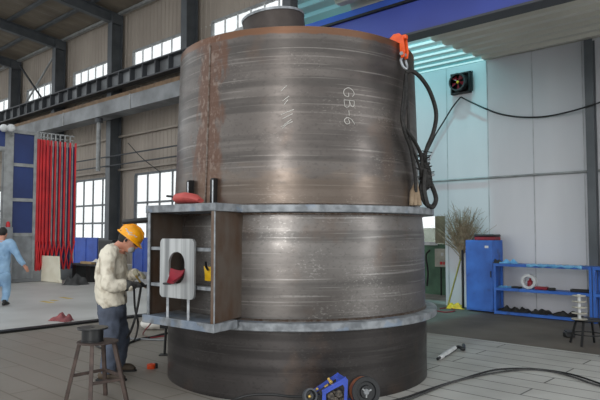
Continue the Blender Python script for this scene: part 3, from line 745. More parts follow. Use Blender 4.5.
for i in range(n+1):
    x = fa+(fb-fa)*i/n; z = .958+.006*math.sin(i*1.7)
    vs += [(x, -.028, .955-.035-.015*math.sin(i*.9)), (x, -.028, z), (x, .12, z+.004), (x, .29, z)]
k = 4
fl.add(vs, [(i*k+t_, (i+1)*k+t_, (i+1)*k+t_+1, i*k+t_+1) for i in range(n) for t_ in range(k-1)])
o = fl.build('film_strip', M['bluefilm'], None); o.location = H(r0, SE0, 0); o.rotation_euler = (0, 0, HA)
mod = o.modifiers.new('t', 'SOLIDIFY'); mod.thickness = .003
tag(o, 'long light blue film laid along the rack top and over its front edge', 'film')
s = se(one(505, 284, 11.1))[0]; rag('plastic_sheet', 'flat pale blue plastic sheet at the left end of the middle shelf', 'sheet', M['bluefilm'], H(s, 11.1, .5), (.26, .2), .05, 0, 8)
for i, (px, sz, lab) in enumerate(((507, (.32, .22), 'dark rag heap at the cabinet end of the bottom shelf'), (522, (.30, .22), 'dark rag heap second from the cabinet on the bottom shelf'), (541, (.36, .22), 'dark rag heap in the middle of the bottom shelf'), (566, (.46, .22), 'wide dark rag heap at the right of the bottom shelf'))):
    s = se(one(px, 305, 11.1))[0]; rag('rag', lab, 'rag', M['dark'], H(s, 11.1, .06), sz, .11, 0, 20+i)

# bamboo broom leaning upside down between doorway and cabinet
b0 = onz(447.5, 307.5, 0.0); b1 = one(463, 250, 11.38)
t = thing('bamboo_broom', 'upturned bamboo broom leaning on the wall left of the blue cabinet', 'broom', (0, 0, 0))
MB().tube([b0+Vector((0, 0, .01)), b0.lerp(b1, .5), b1], [.018, .017, .016], 10).build('handle', M['bamboo'], t)
tw = MB(); ax = (b1-b0).normalized()
for i in range(190):
    st = b1-ax*random.uniform(-.05, .18); an = random.gauss(0, .42); ln = random.uniform(.45, .98)
    side = E1*math.sin(an)*1.0; dirn = (Vector((0, 0, 1))*math.cos(an)+side-E2*random.uniform(-.04, .10)).normalized()
    mid = st+dirn*ln*.5+E1*random.uniform(-.03, .03); en = st+dirn*ln+E1*random.uniform(-.09, .09)
    def keep(p): 
        d = p.dot(E2); return p-E2*max(0, d-11.46)
    tw.tube([st, keep(mid), keep(en)], [.010, .006, .002], 4)
    for k in range(2):
        f = random.uniform(.4, .95); q0 = keep(st.lerp(en, f)); q1 = q0+E1*random.uniform(-.16, .16)+Vector((0, 0, random.uniform(-.02, .16)))-E2*random.uniform(0, .08)
        tw.tube([q0, keep(q1)], [.005, .0015], 3)
tag(tw.build('twig_brush', M['twig'], t), kind='stuff')
MB().tube([b1-ax*.20, b1-ax*.02], [.030, .040], 12).build('binding', M['twig'], t)
p = onz(457.5, 309, 0)
rag('yellow_sack', 'crumpled yellow sack on the floor left of the blue cabinet', 'sack', M['yellow'], p+Vector((0, .14, -.002)), (.32, .28), .16, .3, 12)
p = one(464.2, 285, 11.2); s_ = se(p)[0]
tag(_at(hbox(-.012, .012, -.03, .03, -.003, one(464, 250, 11.2).z).build('black_rod', M['blackplastic'], None), s_-.03, 11.2, 0), 'thin black upright bar between broom and blue cabinet', 'bar')
# dirt line, small hose ring on the floor by the sack
pts = [onz(*p) for p in ((428, 309), (438, 311.5), (447, 312.5), (455, 311), (449, 308), (440, 309))]
tag(MB().tube(spline([q+Vector((0, 0, .008)) for q in pts]), .010, 6).build('hose', M['maroon']), 'thin dark red hose coiled on the floor below the broom', 'hose')

# ring rack on a stool at the right edge
p = onz(577, 346, 0); q = aty(577, 319, p.y)
t = thing('work_stool', 'dark steel stool under the pale ring stand at the right', 'stool', p+Vector((.20, .10, 0)))
hz = aty(577, 319, p.y+.1).z
MB().lathe([(.0001, hz-.02), (.20, hz-.02), (.205, hz-.01), (.20, hz), (.0001, hz)], 32).build('seat', M['blacksteel'], t)
for a in (45, 135, 225, 315):
    ca_, sa = math.cos(math.radians(a)), math.sin(math.radians(a))
    MB().bar((ca_*.15, sa*.15, hz-.02), (ca_*.24, sa*.24, 0), .026, .026).build('leg', M['blacksteel'], t)
MB().lathe([(.185, .14), (.20, .14), (.20, .155), (.185, .155)], 24, close=True).build('foot_ring', M['blacksteel'], t)
t = thing('ring_stand', 'pale stand of stacked round discs on the dark stool', 'stand', p+Vector((.06, .04, hz)))
k = 600/p.y; hh = 25/k
MB().tube([(0, 0, 0), (0, 0, hh)], .022, 14).build('spindle', M['white'], t)
for i in range(5):
    z = .01+hh*.23*i; r = .10-.004*i
    MB().lathe([(.022, z-.006), (r, z-.006), (r+.004, z), (r, z+.006), (.022, z+.006)], 32, close=True).build('disc', M['cream'], t)
p = onz(569, 337, 0)
t = thing('foot_pedal', 'small black pedal block on the floor beside the dark stool', 'pedal', p)
MB().box((0, 0, .035), (.14, .12, .07)).build('block', M['blackplastic'], t, .012)
MB().box((0, -.01, .082), (.10, .13, .018), Matrix.Rotation(.15, 3, 'X')).build('treadle', M['blackplastic'], t, .005)

# ------------------------------------------------------------------ telescopic booth on the left
BS = -19.1
t = hthing('paint_booth', 'navy panelled booth with a red folding lattice side', 'booth', BS, 0)
eA, eB, eC = 7.62, 8.22, 9.62; bt = 4.72
hbox(-.1, .1, eA-.34, eA-.06, 0, bt, MB()).build('post', M['lightgrey'], t, .01)
hbox(-.06, .06, eB-.02, eB+.07, 0, bt, MB()).build('post', M['lightgrey'], t, .008)
hbox(-.08, .08, eA-.1, eB, bt-.10, bt, MB()).build('top_rail', M['lightgrey'], t)
zs = [1.47, 2.55, 3.64, bt-.1]
for z in zs[:-1]: hbox(-.06, .06, eA-.06, eB-.02, z-.05, z+.05, MB()).build('rail', M['lightgrey'], t)
for a, b_ in zip(zs, zs[1:]): hbox(-.02, .02, eA-.06, eB-.02, a+.05, b_-(.05 if b_ < bt-.1 else 0), MB()).build('navy_panel', M['boothblue'], t)
hbox(-.04, .04, eA-.06, eB-.02, 0, 1.42, MB()).build('kick_panel', M['boothgrey'], t)
hbox(-.05, .12, 3.5, eA-.34, 4.15, bt, MB()).build('header', M['boothblue'], t)
hbox(-.05, .14, 3.5, eA-.34, 4.02, 4.15, MB()).build('header_trim', M['lightgrey'], t)
hbox(-.5, -.42, 3.5, eA-.3, 0, 4.02, MB()).build('inner_wall', M['boothgrey'], t)
hbox(-3.2, -.12, eC-.1, eC, 0, bt-.3, MB()).build('back_wall', M['boothblue'], t)
# the folding lattice: uprights of paired bars, scissors at the foot, comb brackets on top
nU = 11; ups = []
for i in range(nU):
    f = i/(nU-1); ups.append(eB+.10+(eC-eB-.12)*(f**1.5))
for i, e in enumerate(ups):
    top = bt-.20; m_ = M['red']
    hbox(-.03, .03, e-.022, e+.022, 1.15, top, MB()).build('lattice_bar', m_, t)
    if i < nU-1:
        g_ = (ups[i+1]-e)
        hbox(-.05, -.02, e+g_*.5-.02, e+g_*.5+.02, .35, top, MB()).build('lattice_upright', M['lightgrey' if i > 4 else 'red'], t)
        MB().bar((.035, e, 1.25), (.035, ups[i+1], .32), .03, .05).build('scissor_bar', m_, t)
        MB().bar((.06, ups[i+1], 1.25), (.06, e, .32), .03, .05).build('scissor_bar', m_, t)
        br_ = MB(); hbox(-.02, .02, e-.015, e+.015, top-.02, top+.24, br_); hbox(-.02, .02, e, e+max(.06, g_*.7), top+.2, top+.24, br_); hbox(-.02, .02, e, e+max(.05, g_*.6), top+.06, top+.09, br_)
        br_.build('bracket', M['lightgrey'], t)
hbox(-.16, -.10, eB+.1, eC, .3, bt-.35, MB()).build('navy_curtain', M['boothblue'], t)
hbox(-.12, .1, 3.5, eC+.05, 0, .10, MB()).build('floor_rail', M['girder'], t)
hbox(-.08, .08, eB+.02, eC, .1, .34, MB()).build('sill', M['girder'], t)
# flood light on the booth post
p = aty(7.5, 128, H(BS+.1, eA-.2).y-.3)
t = thing('floodlight', 'white twin floodlight fixed at the top of the booth post', 'lamp', p)
for dx in (-.11, .11): MB().ell((dx, 0, 0), (.13, .09, .12), 18).build('lamp_head', M['white'], t)
MB().bar((0, 0, 0), (.02, .32, -.18), .05, .05).build('bracket', M['lightgrey'], t)
# red alarm beacon
p = one(13.5, 221, 7.6); pp = H(BS+.14, 7.50, 0)
t = thing('alarm_beacon', 'small red beacon on a grey box at the booth post', 'beacon', H(BS+.2, 7.40, 0), HA)
MB().box((0, 0, .85), (.2, .22, 1.7)).build('box', M['boothgrey'], t, .01)
MB().tube([(0, 0, 1.7), (0, 0, 1.76), (0, 0, 1.84), (0, 0, 1.87)], [.06, .06, .05, .02], 12).build('lens', M['red'], t)

# white board, cloth heap, bench and planks, blue sheets
b0 = onz(41, 281, 0); b1 = onz(60, 283, 0); 
t = thing('white_board', 'blank off-white board leaning against the booth foot', 'board', (0, 0, 0))
u = (b1-b0); hgt = Vector((-.08, .14, .80))
MB().slab([b0, b1, b1+hgt-u.normalized()*.06, b0+hgt-u.normalized()*.02], (.02, .03, 0)).build('sheet', M['board'], t, .004)
MB().slab([b1-u.normalized()*.10+Vector((0, -.01, .0)), b1+Vector((.05, -.01, 0)), b1+Vector((.05, -.01, .10)), b1+Vector((-.1, -.01, .10))], (.01, .02, 0)).build('foot', M['board'], t)
p = onz(72, 285, 0); rag('cloth_heap', 'dark grey cloth heap on the floor right of the white board', 'cloth', M['darkcloth'], p+Vector((0, .25, -.012)), (.62, .5), .42, .5, 31)
p = onz(88, 282, 0)
t = hthing('low_bench', 'low dark bench holding planks beside the cloth heap', 'bench', *se(p), -.012)
hbox(-1.1, 1.5, 0, .45, .50, .56, MB()).build('top', M['girderdark'], t, .01)
for x in (-1.0, -.1, .9): hbox(x-.14, x+.14, .05, .4, 0, .5, MB()).build('leg', M['blacksteel'], t)
k = t.location
rag('white_rag', 'white rag thrown over the plank end on the low bench', 'rag', M['whitecloth'], Vector(k)+E1*.35+E2*.22+Vector((0, 0, .63)), (.5, .25), .16, .2, 40)
pk = hbox(-.35, .35, -.08, .08, 0, .07).build('timber_plank', M['plank'], None, .004)
tag(_at(pk, *se(Vector(k)+E1*-.25+E2*.12), .548, .0), 'pale raw timber plank on the low bench', 'plank')
for px0, px1, lab in ((74, 97.5, 'bright blue steel sheet standing under the left low window'), (133, 152, 'bright blue steel sheet seen behind the welder helmet')):
    s0_, s1_ = se(one(px0, 250, 13.2))[0], se(one(px1, 250, 13.2))[0]; top = one((px0+px1)/2, 237.5, 13.2).z
    tq = hthing('blue_sheet', lab, 'sheet', s0_, 13.2); L = s1_-s0_; fm = MB()
    hbox(0, L, 0, .03, 0, top, MB()).build('panel', M['bluesheet'], tq)
    for x in (0, L/2, L-.05): hbox(x, x+.05, -.02, .0, 0, top, fm)
    fm.build('batten', M['bluesheet'], tq); hbox(.1, .16, .03, .8, 0, .05, MB()).build('foot', M['girderdark'], tq); hbox(L-.2, L-.14, .03, .8, 0, .05, MB()).build('foot', M['girderdark'], tq)
s0_, s1_ = se(one(98, 250, 13.0))[0], se(one(112, 250, 13.0))[0]; top = one(104, 240, 13.0).z
tq = hthing('dark_locker', 'low black locker right of the blue sheet under the window', 'locker', s0_, 13.0)
hbox(0, s1_-s0_, .02, .6, 0, top, MB()).build('body', M['blackplastic'], tq, .01); hbox(.03, s1_-s0_-.03, 0, .02, .05, top-.05, MB()).build('door', M['blacksteel'], tq, .005)
# paint marks and red rag on the concrete
mk = MB()
for x, y, w_ in ((47, 302, .5), (66, 298, .5), (54, 300.5, .25)):
    p = onz(x, y, -.012); s_, e_ = se(p); hbox(s_-w_/2, s_+w_/2, e_-.06, e_+.06, -.012, -.0085, mk)
o = tag(hb('trim_6', mk, M['mark']), kind='structure')
rag('red_cloth', 'dusty red cloth lying by the black floor strip', 'cloth', M['redcloth'], onz(61, 321.5, -.012)+Vector((0, .1, 0)), (.36, .26), .18, .3, 50)

# ------------------------------------------------------------------ front left stool with a spool
zs_ = .555; p = aty(94, 344, 5.45)
sx, sy = p.x, 5.55
t = thing('tripod_stool', 'rusty brown work stool carrying a black spool', 'stool', (sx, sy, 0))
MB().lathe([(.0001, zs_-.012), (.18, zs_-.012), (.185, zs_-.006), (.18, zs_), (.0001, zs_)], 40).build('seat', M['stool'], t)
legs = [((-.155, -.03), (-.265, -.06)), ((.0, -.15), (.03, -.26)), ((.155, -.02), (.29, -.04)), ((.0, .15), (.0, .25))]
for a, b_ in legs: MB().bar((a[0], a[1], zs_-.012), (b_[0], b_[1], 0), .034, .034).build('leg', M['stool'], t, .003)
def lp(i, z): a, b_ = legs[i]; f = 1-z/zs_; return (a[0]+(b_[0]-a[0])*f, a[1]+(b_[1]-a[1])*f, z)
for i, j, z in ((1, 2, .22), (2, 3, .25), (3, 0, .25)): MB().bar(lp(i, z), lp(j, z), .026, .026).build('brace', M['stool'], t, .002)
t = thing('wire_spool', 'black empty spool standing on the brown work stool', 'spool', (sx-.045, sy-.01, zs_))
MB().lathe([(.02, 0), (.10, 0), (.10, .012), (.095, .014), (.095, .11), (.135, .112), (.138, .118), (.135, .126), (.02, .126), (.02, 0)], 48).build('spool_body', M['blackplastic'], t)
# jack stand, white bag, orange tape, hoses at the vessel foot
p = onz(164.5, 355, 0)
t = thing('jack_stand', 'thin black jack stand under the lower left flange', 'stand', p)
MB().tube([(0, 0, 0), (.015, 0, .34)], .016, 10).build('post', M['blacksteel'], t)
MB().bar((-.06, 0, .355), (.09, 0, .355), .04, .045).build('head', M['blacksteel'], t)
MB().box((0, 0, .006), (.12, .12, .012)).build('foot', M['blacksteel'], t)
p = onz(151, 331, 0)
o = fused('white_bag', MB().ell((0, 0, .085), (.22, .12, .085), 18).ell((.12, .01, .07), (.12, .10, .07), 14), M['whitecloth'], None, .015, 4, .02, .1); o.location = p+Vector((0, .15, 0))
tag(o, 'lumpy white bag on the floor behind the jack stand', 'bag')
p = onz(150, 369.5, 0)
t = thing('tape_roll', 'small orange tape roll on the floor by the vessel foot', 'roll', p+Vector((0, .05, 0)), .3)
MB().lathe([(.022, 0), (.046, 0), (.046, .05), (.022, .05)], 28, close=True).build('roll', mat('orange_tape', (240, 84, 30), .5), t)
MB().lathe([(.017, 0), (.022, 0), (.022, .05), (.017, .05)], 24, T=Matrix.Translation((.055, .02, 0)), close=True).build('core', M['blackplastic'], t)
def hose(pts, r, label, m='black', cat='hose', name='hose'):
    return tag(MB().tube(spline(pts, 8), r, 8).build(name, M[m]), label, cat)
gz = lambda x, y, z=.015: onz(x, y, z)
hose([aty(141, 287, 6.5), aty(138, 305, 6.45), aty(134, 322, 6.4), aty(128, 336, 6.5), gz(120, 346), gz(108, 350), gz(96, 346)], .013, 'black hose dropping from the welder hands to the floor')
hose([aty(134, 288, 6.62), aty(135, 308, 6.6), aty(138, 325, 6.7), gz(134, 341), gz(126, 346)], .012, 'black hose hanging beside the welder knee', 'black')
hose([gz(126, 344), gz(140, 339), gz(152, 337), gz(166, 333.5), gz(178, 333)], .016, 'black hose on the floor running behind the vessel foot')
hose([gz(110, 338), gz(130, 338.5), gz(150, 339.5), gz(164, 340)], .013, 'grey hose on the floor in front of the white bag', 'girder')
hose([aty(152, 322, 7.4), gz(143, 334), gz(150, 337.5), gz(164, 336)], .008, 'thin red wire looping under the white bag', 'maroon', 'wire', 'wire')
# cables on the plates at the right
cp = ((392, 401), (407, 397), (424, 391), (445, 384), (462, 379), (478, 374), (494, 370), (512, 368.5), (532, 368.8), (552, 370.8), (572, 374.5), (590, 380), (606, 386))
hose([gz(*p) for p in cp], .010, 'black cable snaking over the floor plates, the far strand', 'black', 'cable', 'cable')
hose([gz(x, y+1.6+1.3*math.sin(i*1.3)) for i, (x, y) in enumerate(cp)], .010, 'black cable snaking over the floor plates, the near strand', 'darkcloth', 'cable', 'cable')
# torch lying on the plates
p0, p1 = gz(437.5, 359, .03), gz(455, 348, .03)
t = thing('welding_torch', 'silver and black torch lying on the plates right of the vessel', 'torch', (0, 0, 0))
MB().tube([p0, p0.lerp(p1, .12)], .018, 10).build('nozzle', M['blackplastic'], t)
MB().tube([p0.lerp(p1, .12), p0.lerp(p1, .45), p1], [.026, .034, .028], 12).build('barrel', M['white'], t)
MB().tube([p0.lerp(p1, .3)+Vector((.012, -.02, -.01)), p1+Vector((0, -.03, -.01))], .014, 8).build('cable_clip', M['blackplastic'], t)
MB().tube(spline([p1, gz(459, 347, .04), gz(463.5, 349, .035), gz(463.5, 345, .05)]), [.024]*25, 10).build('grip', M['blackplastic'], t)

# ------------------------------------------------------------------ wire feeder in front of the vessel
FY = 5.06
fo = Vector(((334-300)/600*FY, FY, 0))
t = thing('wire_feeder', 'blue welding wire feeder with a black spool in front of the vessel', 'wire feeder', fo)
def fp(px, py, dy=0.0): q = aty(px, py, FY+dy); return q-fo
def lp2(pts, y0, y1): return pts
hole = [(326, 399.5), (326.5, 393), (333, 388.5), (342, 387), (345.5, 392), (345.5, 399.5)]
outer = [(322, 406), (322.5, 391), (334, 384.5), (345, 377), (348, 380), (347, 406)]
hole = [(326, 402), (326, 394), (334, 389), (343, 384.5), (344.5, 388), (344, 402)]
for dy in (-.06, .12):
    q = MB(); n = 6; a_ = [fp(*p, dy) for p in outer]; b_ = [fp(*p, dy) for p in hole]; d = Vector((0, .012, 0))
    vs = a_+b_+[p+d for p in a_]+[p+d for p in b_]; fs = []
    for i in range(n):
        j = (i+1) % n; fs += [(i, j, n+j, n+i), (2*n+i, 2*n+j, 3*n+j, 3*n+i), (i, j, 2*n+j, 2*n+i), (n+i, n+j, 3*n+j, 3*n+i)]
    q.add(vs, fs).build('side_frame', M['feederblue'], t)
MB().slab([fp(336, 378, .0), fp(338.5, 373, .10), fp(347, 378.5, .10), fp(345.5, 381, -.05)], (0, .01, -.035)).build('handle_bar', M['feederblue'], t, .004)
MB().bar(fp(313, 392, .12), fp(339, 374, .12), .02, .03).build('top_bar', M['feederblue'], t)
MB().bar(fp(322, 391, -.05), fp(346, 377.5, -.05), .03, .012).build('top_bar', M['feederblue'], t)
base = MB().box((-.0, .03, .03), (.30, .22, .05)).build('base_tray', M['feederblue'], t, .006)
for a, r in (((331, 396), .028), ((339, 394), .03), ((335, 401), .034), ((342, 400), .02)):
    c = fp(*a, 0); MB().tube([c, c+Vector((0, .08, 0))], r, 14).build('drive_roll', M['mech'], t, .002)
mo = fp(335, 400, .06); MB().box(mo, (.14, .05, .16)).build('motor_block', M['mech'], t, .01)
for a, sz in (((331, 382), (.03, .03, .025)), ((326.5, 386), (.04, .03, .02)), ((329, 379.5), (.022, .022, .03)), ((322, 391), (.03, .03, .02)), ((317, 389), (.025, .025, .018))):
    MB().box(fp(*a, .03), sz, Matrix.Rotation(-.6, 3, 'Y')).build('brass_fitting', M['gold'], t, .004)
MB().bar(fp(319, 392, .03), fp(334, 382, .03), .05, .015).build('fitting_bed', M['blackplastic'], t)
MB().bar(fp(321, 391, .03), fp(321, 409, .03), .04, .02).build('front_plate', M['blackplastic'], t)
T = Matrix.Translation(fp(309, 396, -.02)) @ Matrix.Rotation(math.radians(70), 4, 'X') @ Matrix.Rotation(.4, 4, 'Y')
MB().lathe([(.045, 0), (.06, 0), (.062, .02), (.06, .04), (.045, .04)], 32, T=T, close=True).build('connector_ring', M['girderdark'], t)
MB().lathe([(.0001, .01), (.046, .01), (.046, .02), (.02, .025), (.018, .05), (.0001, .05)], 24, T=T).build('connector_face', M['blackplastic'], t)
MB().ell(fp(309.5, 396.5, -.075), (.014, .012, .014), 12).build('connector_pin', M['gold'], t)
MB().bar(fp(311, 398, .02), fp(323, 397, .03), .05, .05).build('connector_neck', M['blackplastic'], t)
# spool: axis roughly towards the camera, turned a little
ax_ = Vector((.22, -.95, .12)).normalized(); sc_ = fp(364, 391, .0)
def lt(prof, name, m, n=56):
    za = ax_; xa = Vector((0, 0, 1)).cross(za).normalized(); ya = za.cross(xa)
    T = Matrix.Translation(sc_) @ Matrix((xa, ya, za)).transposed().to_4x4()
    return MB().lathe(prof, n, T=T).build(name, m, t)
lt([(.03, .045), (.118, .045), (.122, .050), (.122, .058), (.118, .063), (.085, .063), (.078, .050), (.055, .050), (.050, .066), (.026, .066), (.026, .045)], 'spool_flange', M['blackplastic'])
lt([(.03, -.045), (.122, -.045), (.125, -.055), (.03, -.06)], 'spool_flange', M['blackplastic'])
lt([(.05, -.046), (.113, -.046), (.113, .044), (.05, .046)], 'wire_coil', M['copper'])
lt([(.0001, .072), (.020, .072), (.025, .066), (.025, -.12), (.0001, -.12)], 'spool_hub', M['girder'])
for i in range(3):
    a = i*2.09+.4; za = ax_; xa = Vector((0, 0, 1)).cross(za).normalized(); ya = za.cross(xa); d = xa*math.cos(a)+ya*math.sin(a)
    MB().bar(sc_+d*.015+za*.069, sc_+d*.045+za*.069, .012, .006, tuple(za)).build('hub_lug', M['lightgrey'], t)
MB().bar(fp(347, 404, .09), sc_-ax_*.11, .03, .03).build('spool_arm', M['feederblue'], t)
MB().bar(sc_-ax_*.11, (sc_-ax_*.11)*1+Vector((0, 0, -(sc_.z))), .03, .03).build('spool_leg', M['feederblue'], t)
hose([aty(306, 397, 5.05), aty(290, 396.5, 5.15), aty(272, 394.6, 5.2), aty(252, 395, 5.2), aty(238, 398.5, 5.2), aty(228, 404, 5.25), gz(215, 415)], .012, 'black feeder lead arching over the floor left of the wire feeder', 'black', 'cable', 'cable')

# ------------------------------------------------------------------ people
def limb(mb, pts, rs, n=14, ref=None): mb.tube(spline(pts, 5), interp(rs, 5), n, ref)
def interp(rs, k):
    out = []
    for a, b in zip(rs, rs[1:]):
        for i in range(k):
            f = i/k
            if isinstance(a, tuple): out.append((a[0]+(b[0]-a[0])*f, a[1]+(b[1]-a[1])*f))
            else: out.append(a+(b-a)*f)
    return out+[rs[-1]]
def hand(mb, wrist, d, up, side, curl=.9, s=1.0):
    """palm and five bent fingers; d points along the hand, up is the back of the hand, side the thumb's side"""
    d, up = Vector(d).normalized(), Vector(up); up = (up-d*up.dot(d)).normalized(); sd = Vector(side); sd = (sd-d*sd.dot(d)-up*sd.dot(up)).normalized()
    w = Vector(wrist)
    mb.tube([w-d*.03*s, w+d*.02*s, w+d*.055*s, w+d*.09*s], [(.020*s, .027*s), (.018*s, .034*s), (.017*s, .041*s), (.013*s, .038*s)], 12, up)
    for i, ln in enumerate((.070, .080, .074, .058)):
        off = sd*(.031-.0205*i)*s; p = w+d*.085*s+off; a = 0; pts = [p-d*.02*s, p]; dd = d
        for sg, cu in ((.45, .35), (.32, .55), (.23, .45)):
            a += cu*curl; dd = d*math.cos(a)-up*math.sin(a); p = p+dd*ln*sg*s; pts.append(p)
        mb.tube(pts, [.0095*s, .0095*s, .009*s, .008*s, .0065*s], 8)
    p = w+d*.025*s+sd*.03*s; t1 = p+(d*.7+sd*.65-up*.2).normalized()*.035*s; t2 = t1+(d*.9+sd*.1-up*.45).normalized()*.032*s; t3 = t2+(d*.9-sd*.25-up*.45).normalized()*.024*s
    mb.tube([p-sd*.012*s, p, t1, t2, t3], [.012*s, .0125*s, .011*s, .0095*s, .007*s], 8)

# the welder
PY = 6.40
po = Vector(((113-300)/600*PY, PY, 0))
pt = thing('person', 'person in cream jacket and yellow helmet bending to work at the box', 'person', po)
def wp(px, py, dy=0.0):
    q = aty(px, py, PY+dy); return q-po
# skeleton in the body's own frame (x ahead, -y nearer to us)
hd = wp(129.0, 240, .10)
fwd = Vector((.80, .10, -.58)).normalized(); lat = Vector((.12, -.99, 0)).normalized(); up_ = lat.cross(fwd).normalized()
if up_.z < 0: up_ = -up_
HR = frame(fwd, -lat if (fwd.cross(-lat)).dot(up_) > 0 else lat, up_)
neck = wp(117.5, 249, .12); chest = wp(113, 268, .12); belly = wp(111.5, 290, .13); pelv = wp(112, 310, .14)
shR, shL = wp(108.5, 255, -.07), wp(116, 253, .32)
elR, wrR = wp(109.5, 285, -.13), wp(134.5, 285.5, .0)
elL, wrL = wp(124, 279, .33), wp(137, 273, .20)
hipR, hipL = wp(108.5, 312, .05), wp(115, 310, .23)
knR, knL = wp(110.5, 340, .0), wp(121, 336, .28)
anR = wp(108, 369, -.03); anR.z = .10; anL = Vector((wp(119, 362, .40).x, .40, .10))
body = MB()
body.ell(hd, (.105, .078, .118), 20, HR)
body.ell(hd+fwd*.055-up_*.055, (.055, .055, .065), 14, HR)
body.ell(hd+fwd*.108-up_*.015, (.022, .014, .026), 10, HR)            # nose
body.ell(hd+fwd*.088-up_*.075, (.022, .03, .014), 10, HR)              # mouth
for sg in (-1, 1): body.ell(hd+lat*sg*.079-fwd*.012-up_*.012, (.020, .012, .032), 10, HR)
limb(body, [hd-up_*.06-fwd*.03, neck, (neck+chest)/2], [.058, .062, .08])
limb(body, [neck, chest, belly, pelv], [(.09, .12), (.11, .15), (.10, .14), (.11, .15)], 18, (1, 0, 0))
for a, b_, c in ((shR, elR, wrR), (shL, elL, wrL)): limb(body, [neck*.5+a*.5, a, b_, c], [.06, .055, .042, .030])
for a, b_, c in ((hipR, knR, anR), (hipL, knL, anL)): limb(body, [pelv, a, b_, c], [.10, .085, .058, .04])
hand(body, wrR, (wp(145, 284, .10)-wrR), (0, -.6, .6), (.3, .3, .9), 1.0)
hand(body, wrL, (wp(146, 275, .10)-wrL), (.1, .5, .8), (.3, -.8, .5), 1.1)
fused('body', body, M['skin'], pt, .009, 3)
j = MB()
limb(j, [neck+Vector((-.01, 0, .015)), neck-Vector((.03, 0, .05)), chest-Vector((.02, 0, 0)), belly-Vector((.01, 0, 0)), wp(113, 306, .13)],
     [(.08, .09), (.125, .17), (.160, .21), (.158, .20), (.150, .19)], 22, (1, 0, 0))
limb(j, [(neck+shR)/2, shR, shR.lerp(elR, .5)+Vector((-.01, 0, 0)), elR, elR.lerp(wrR, .5), wrR+Vector((-.02, 0, 0))], [.085, .090, .080, .074, .066, .054], 16)
limb(j, [(neck+shL)/2, shL, shL.lerp(elL, .5), elL, elL.lerp(wrL, .6), wrL+Vector((-.015, 0, 0))], [.09, .095, .085, .078, .066, .054], 16)
limb(j, [neck+Vector((-.055, 0, .0)), neck+Vector((-.035, .0, .05))], [(.05, .085), (.045, .075)], 14, (1, 0, 0))   # stand-up collar
fused('jacket', j, M['jacket'], pt, .012, 4, .028, .07)
tr = MB()
limb(tr, [belly+Vector((0, 0, -.02)), pelv, pelv-Vector((0, 0, .08))], [(.145, .175), (.15, .18), (.12, .15)], 18, (1, 0, 0))
limb(tr, [pelv+Vector((-.01, -.06, 0)), hipR, hipR.lerp(knR, .5), knR, knR.lerp(anR, .5), anR-Vector((0, 0, .03))], [.12, .118, .108, .092, .085, .082], 16)
limb(tr, [pelv+Vector((.01, .06, 0)), hipL, hipL.lerp(knL, .5), knL, knL.lerp(anL, .5), anL-Vector((0, 0, .03))], [.12, .115, .102, .088, .082, .078], 16)
fused('trousers', tr, M['trousers'], pt, .013, 4, .03, .09)
for an in (anR, anL):
    s_ = MB(); b_ = Vector((an.x, an.y, 0))
    s_.tube([b_+Vector((-.10, 0, .045)), b_+Vector((-.06, 0, .05)), b_+Vector((.03, 0, .05)), b_+Vector((.12, -.01, .036)), b_+Vector((.185, -.015, .028))], [(.03, .028), (.045, .042), (.046, .046), (.036, .050), (.020, .032)], 14, (0, 0, 1))
    s_.tube([b_+Vector((-.03, 0, .04)), b_+Vector((-.02, 0, .15))], [.05, .052], 12)
    s_.ell(b_+Vector((.1, -.01, .045)), (.08, .048, .042), 12)
    bo = fused('boot', s_, M['boot'], pt, .009, 3)
    MB().prism([(b_.x+x, b_.y+y) for x, y in ((-.12, -.035), (-.09, -.045), (.05, -.048), (.14, -.055), (.19, -.04), (.205, -.01), (.19, .022), (.14, .038), (.05, .04), (-.09, .042), (-.12, .03))], 0.0, .018).build('sole', M['black'], bo, .003)
gl = MB(); hand(gl, wrR, (wp(145, 284, .10)-wrR), (0, -.6, .6), (.3, .3, .9), 1.0, 1.12); gl.tube([wrR-(wrR-elR).normalized()*.10, wrR+(wrR-elR).normalized()*.01], [.066, .042], 14)
fused('glove', gl, M['glove'], pt, .008, 2)
gl = MB(); hand(gl, wrL, (wp(146, 275, .10)-wrL), (.1, .5, .8), (.3, -.8, .5), 1.1, 1.12); gl.tube([wrL-(wrL-elL).normalized()*.08, wrL+(wrL-elL).normalized()*.01], [.060, .042], 14)
fused('glove', gl, M['paleglove'], pt, .008, 2)
# helmet
HT = Matrix.Translation(hd+up_*.036-fwd*.012) @ HR.to_4x4() @ Matrix.Diagonal((.93, .96, .97, 1))
hm = MB(); prof = [(.128, .0), (.131, .012), (.128, .05), (.112, .09), (.075, .122), (.03, .135), (.0001, .137)]
hm.lathe(prof, 40, T=HT @ Matrix.Diagonal((1.12, .95, 1, 1)))
rim = []
n = 40; inner = []; outer = []
for i in range(n):
    a = 2*math.pi*i/n; c_, s_ = math.cos(a), math.sin(a); ext = .010+.040*max(0, c_)**2.0+.012*max(0, -c_)
    inner.append(HT @ Vector((.128*1.12*c_, .128*.95*s_, .004))); outer.append(HT @ Vector(((.128*1.12+ext)*c_, (.128*.95+ext*.6)*s_, -.012-.05*max(0, c_)**2*.4)))
v = inner+outer+[p-(HR @ Vector((0, 0, .006))) for p in outer]+[p-(HR @ Vector((0, 0, .006))) for p in inner]
f = []
for i in range(n):
    k2 = (i+1) % n
    for a in range(4): b2 = (a+1) % 4; f.append((a*n+i, a*n+k2, b2*n+k2, b2*n+i))
hm.add(v, f); helm = hm.build('helmet', M['helmet'], pt, sm=50)
rg_ = MB()
for y in (-.035, 0, .035): rg_.tube([HT @ Vector((1.12*r*math.cos(q), y, z)) for r, z, q in ((.12, .06, 0), (.09, .115, 0), (.03, .139, 0), (.03, .139, math.pi), (.09, .115, math.pi), (.12, .06, math.pi))], .007, 6)
rg_.build('helmet_ridge', M['helmet'], helm)
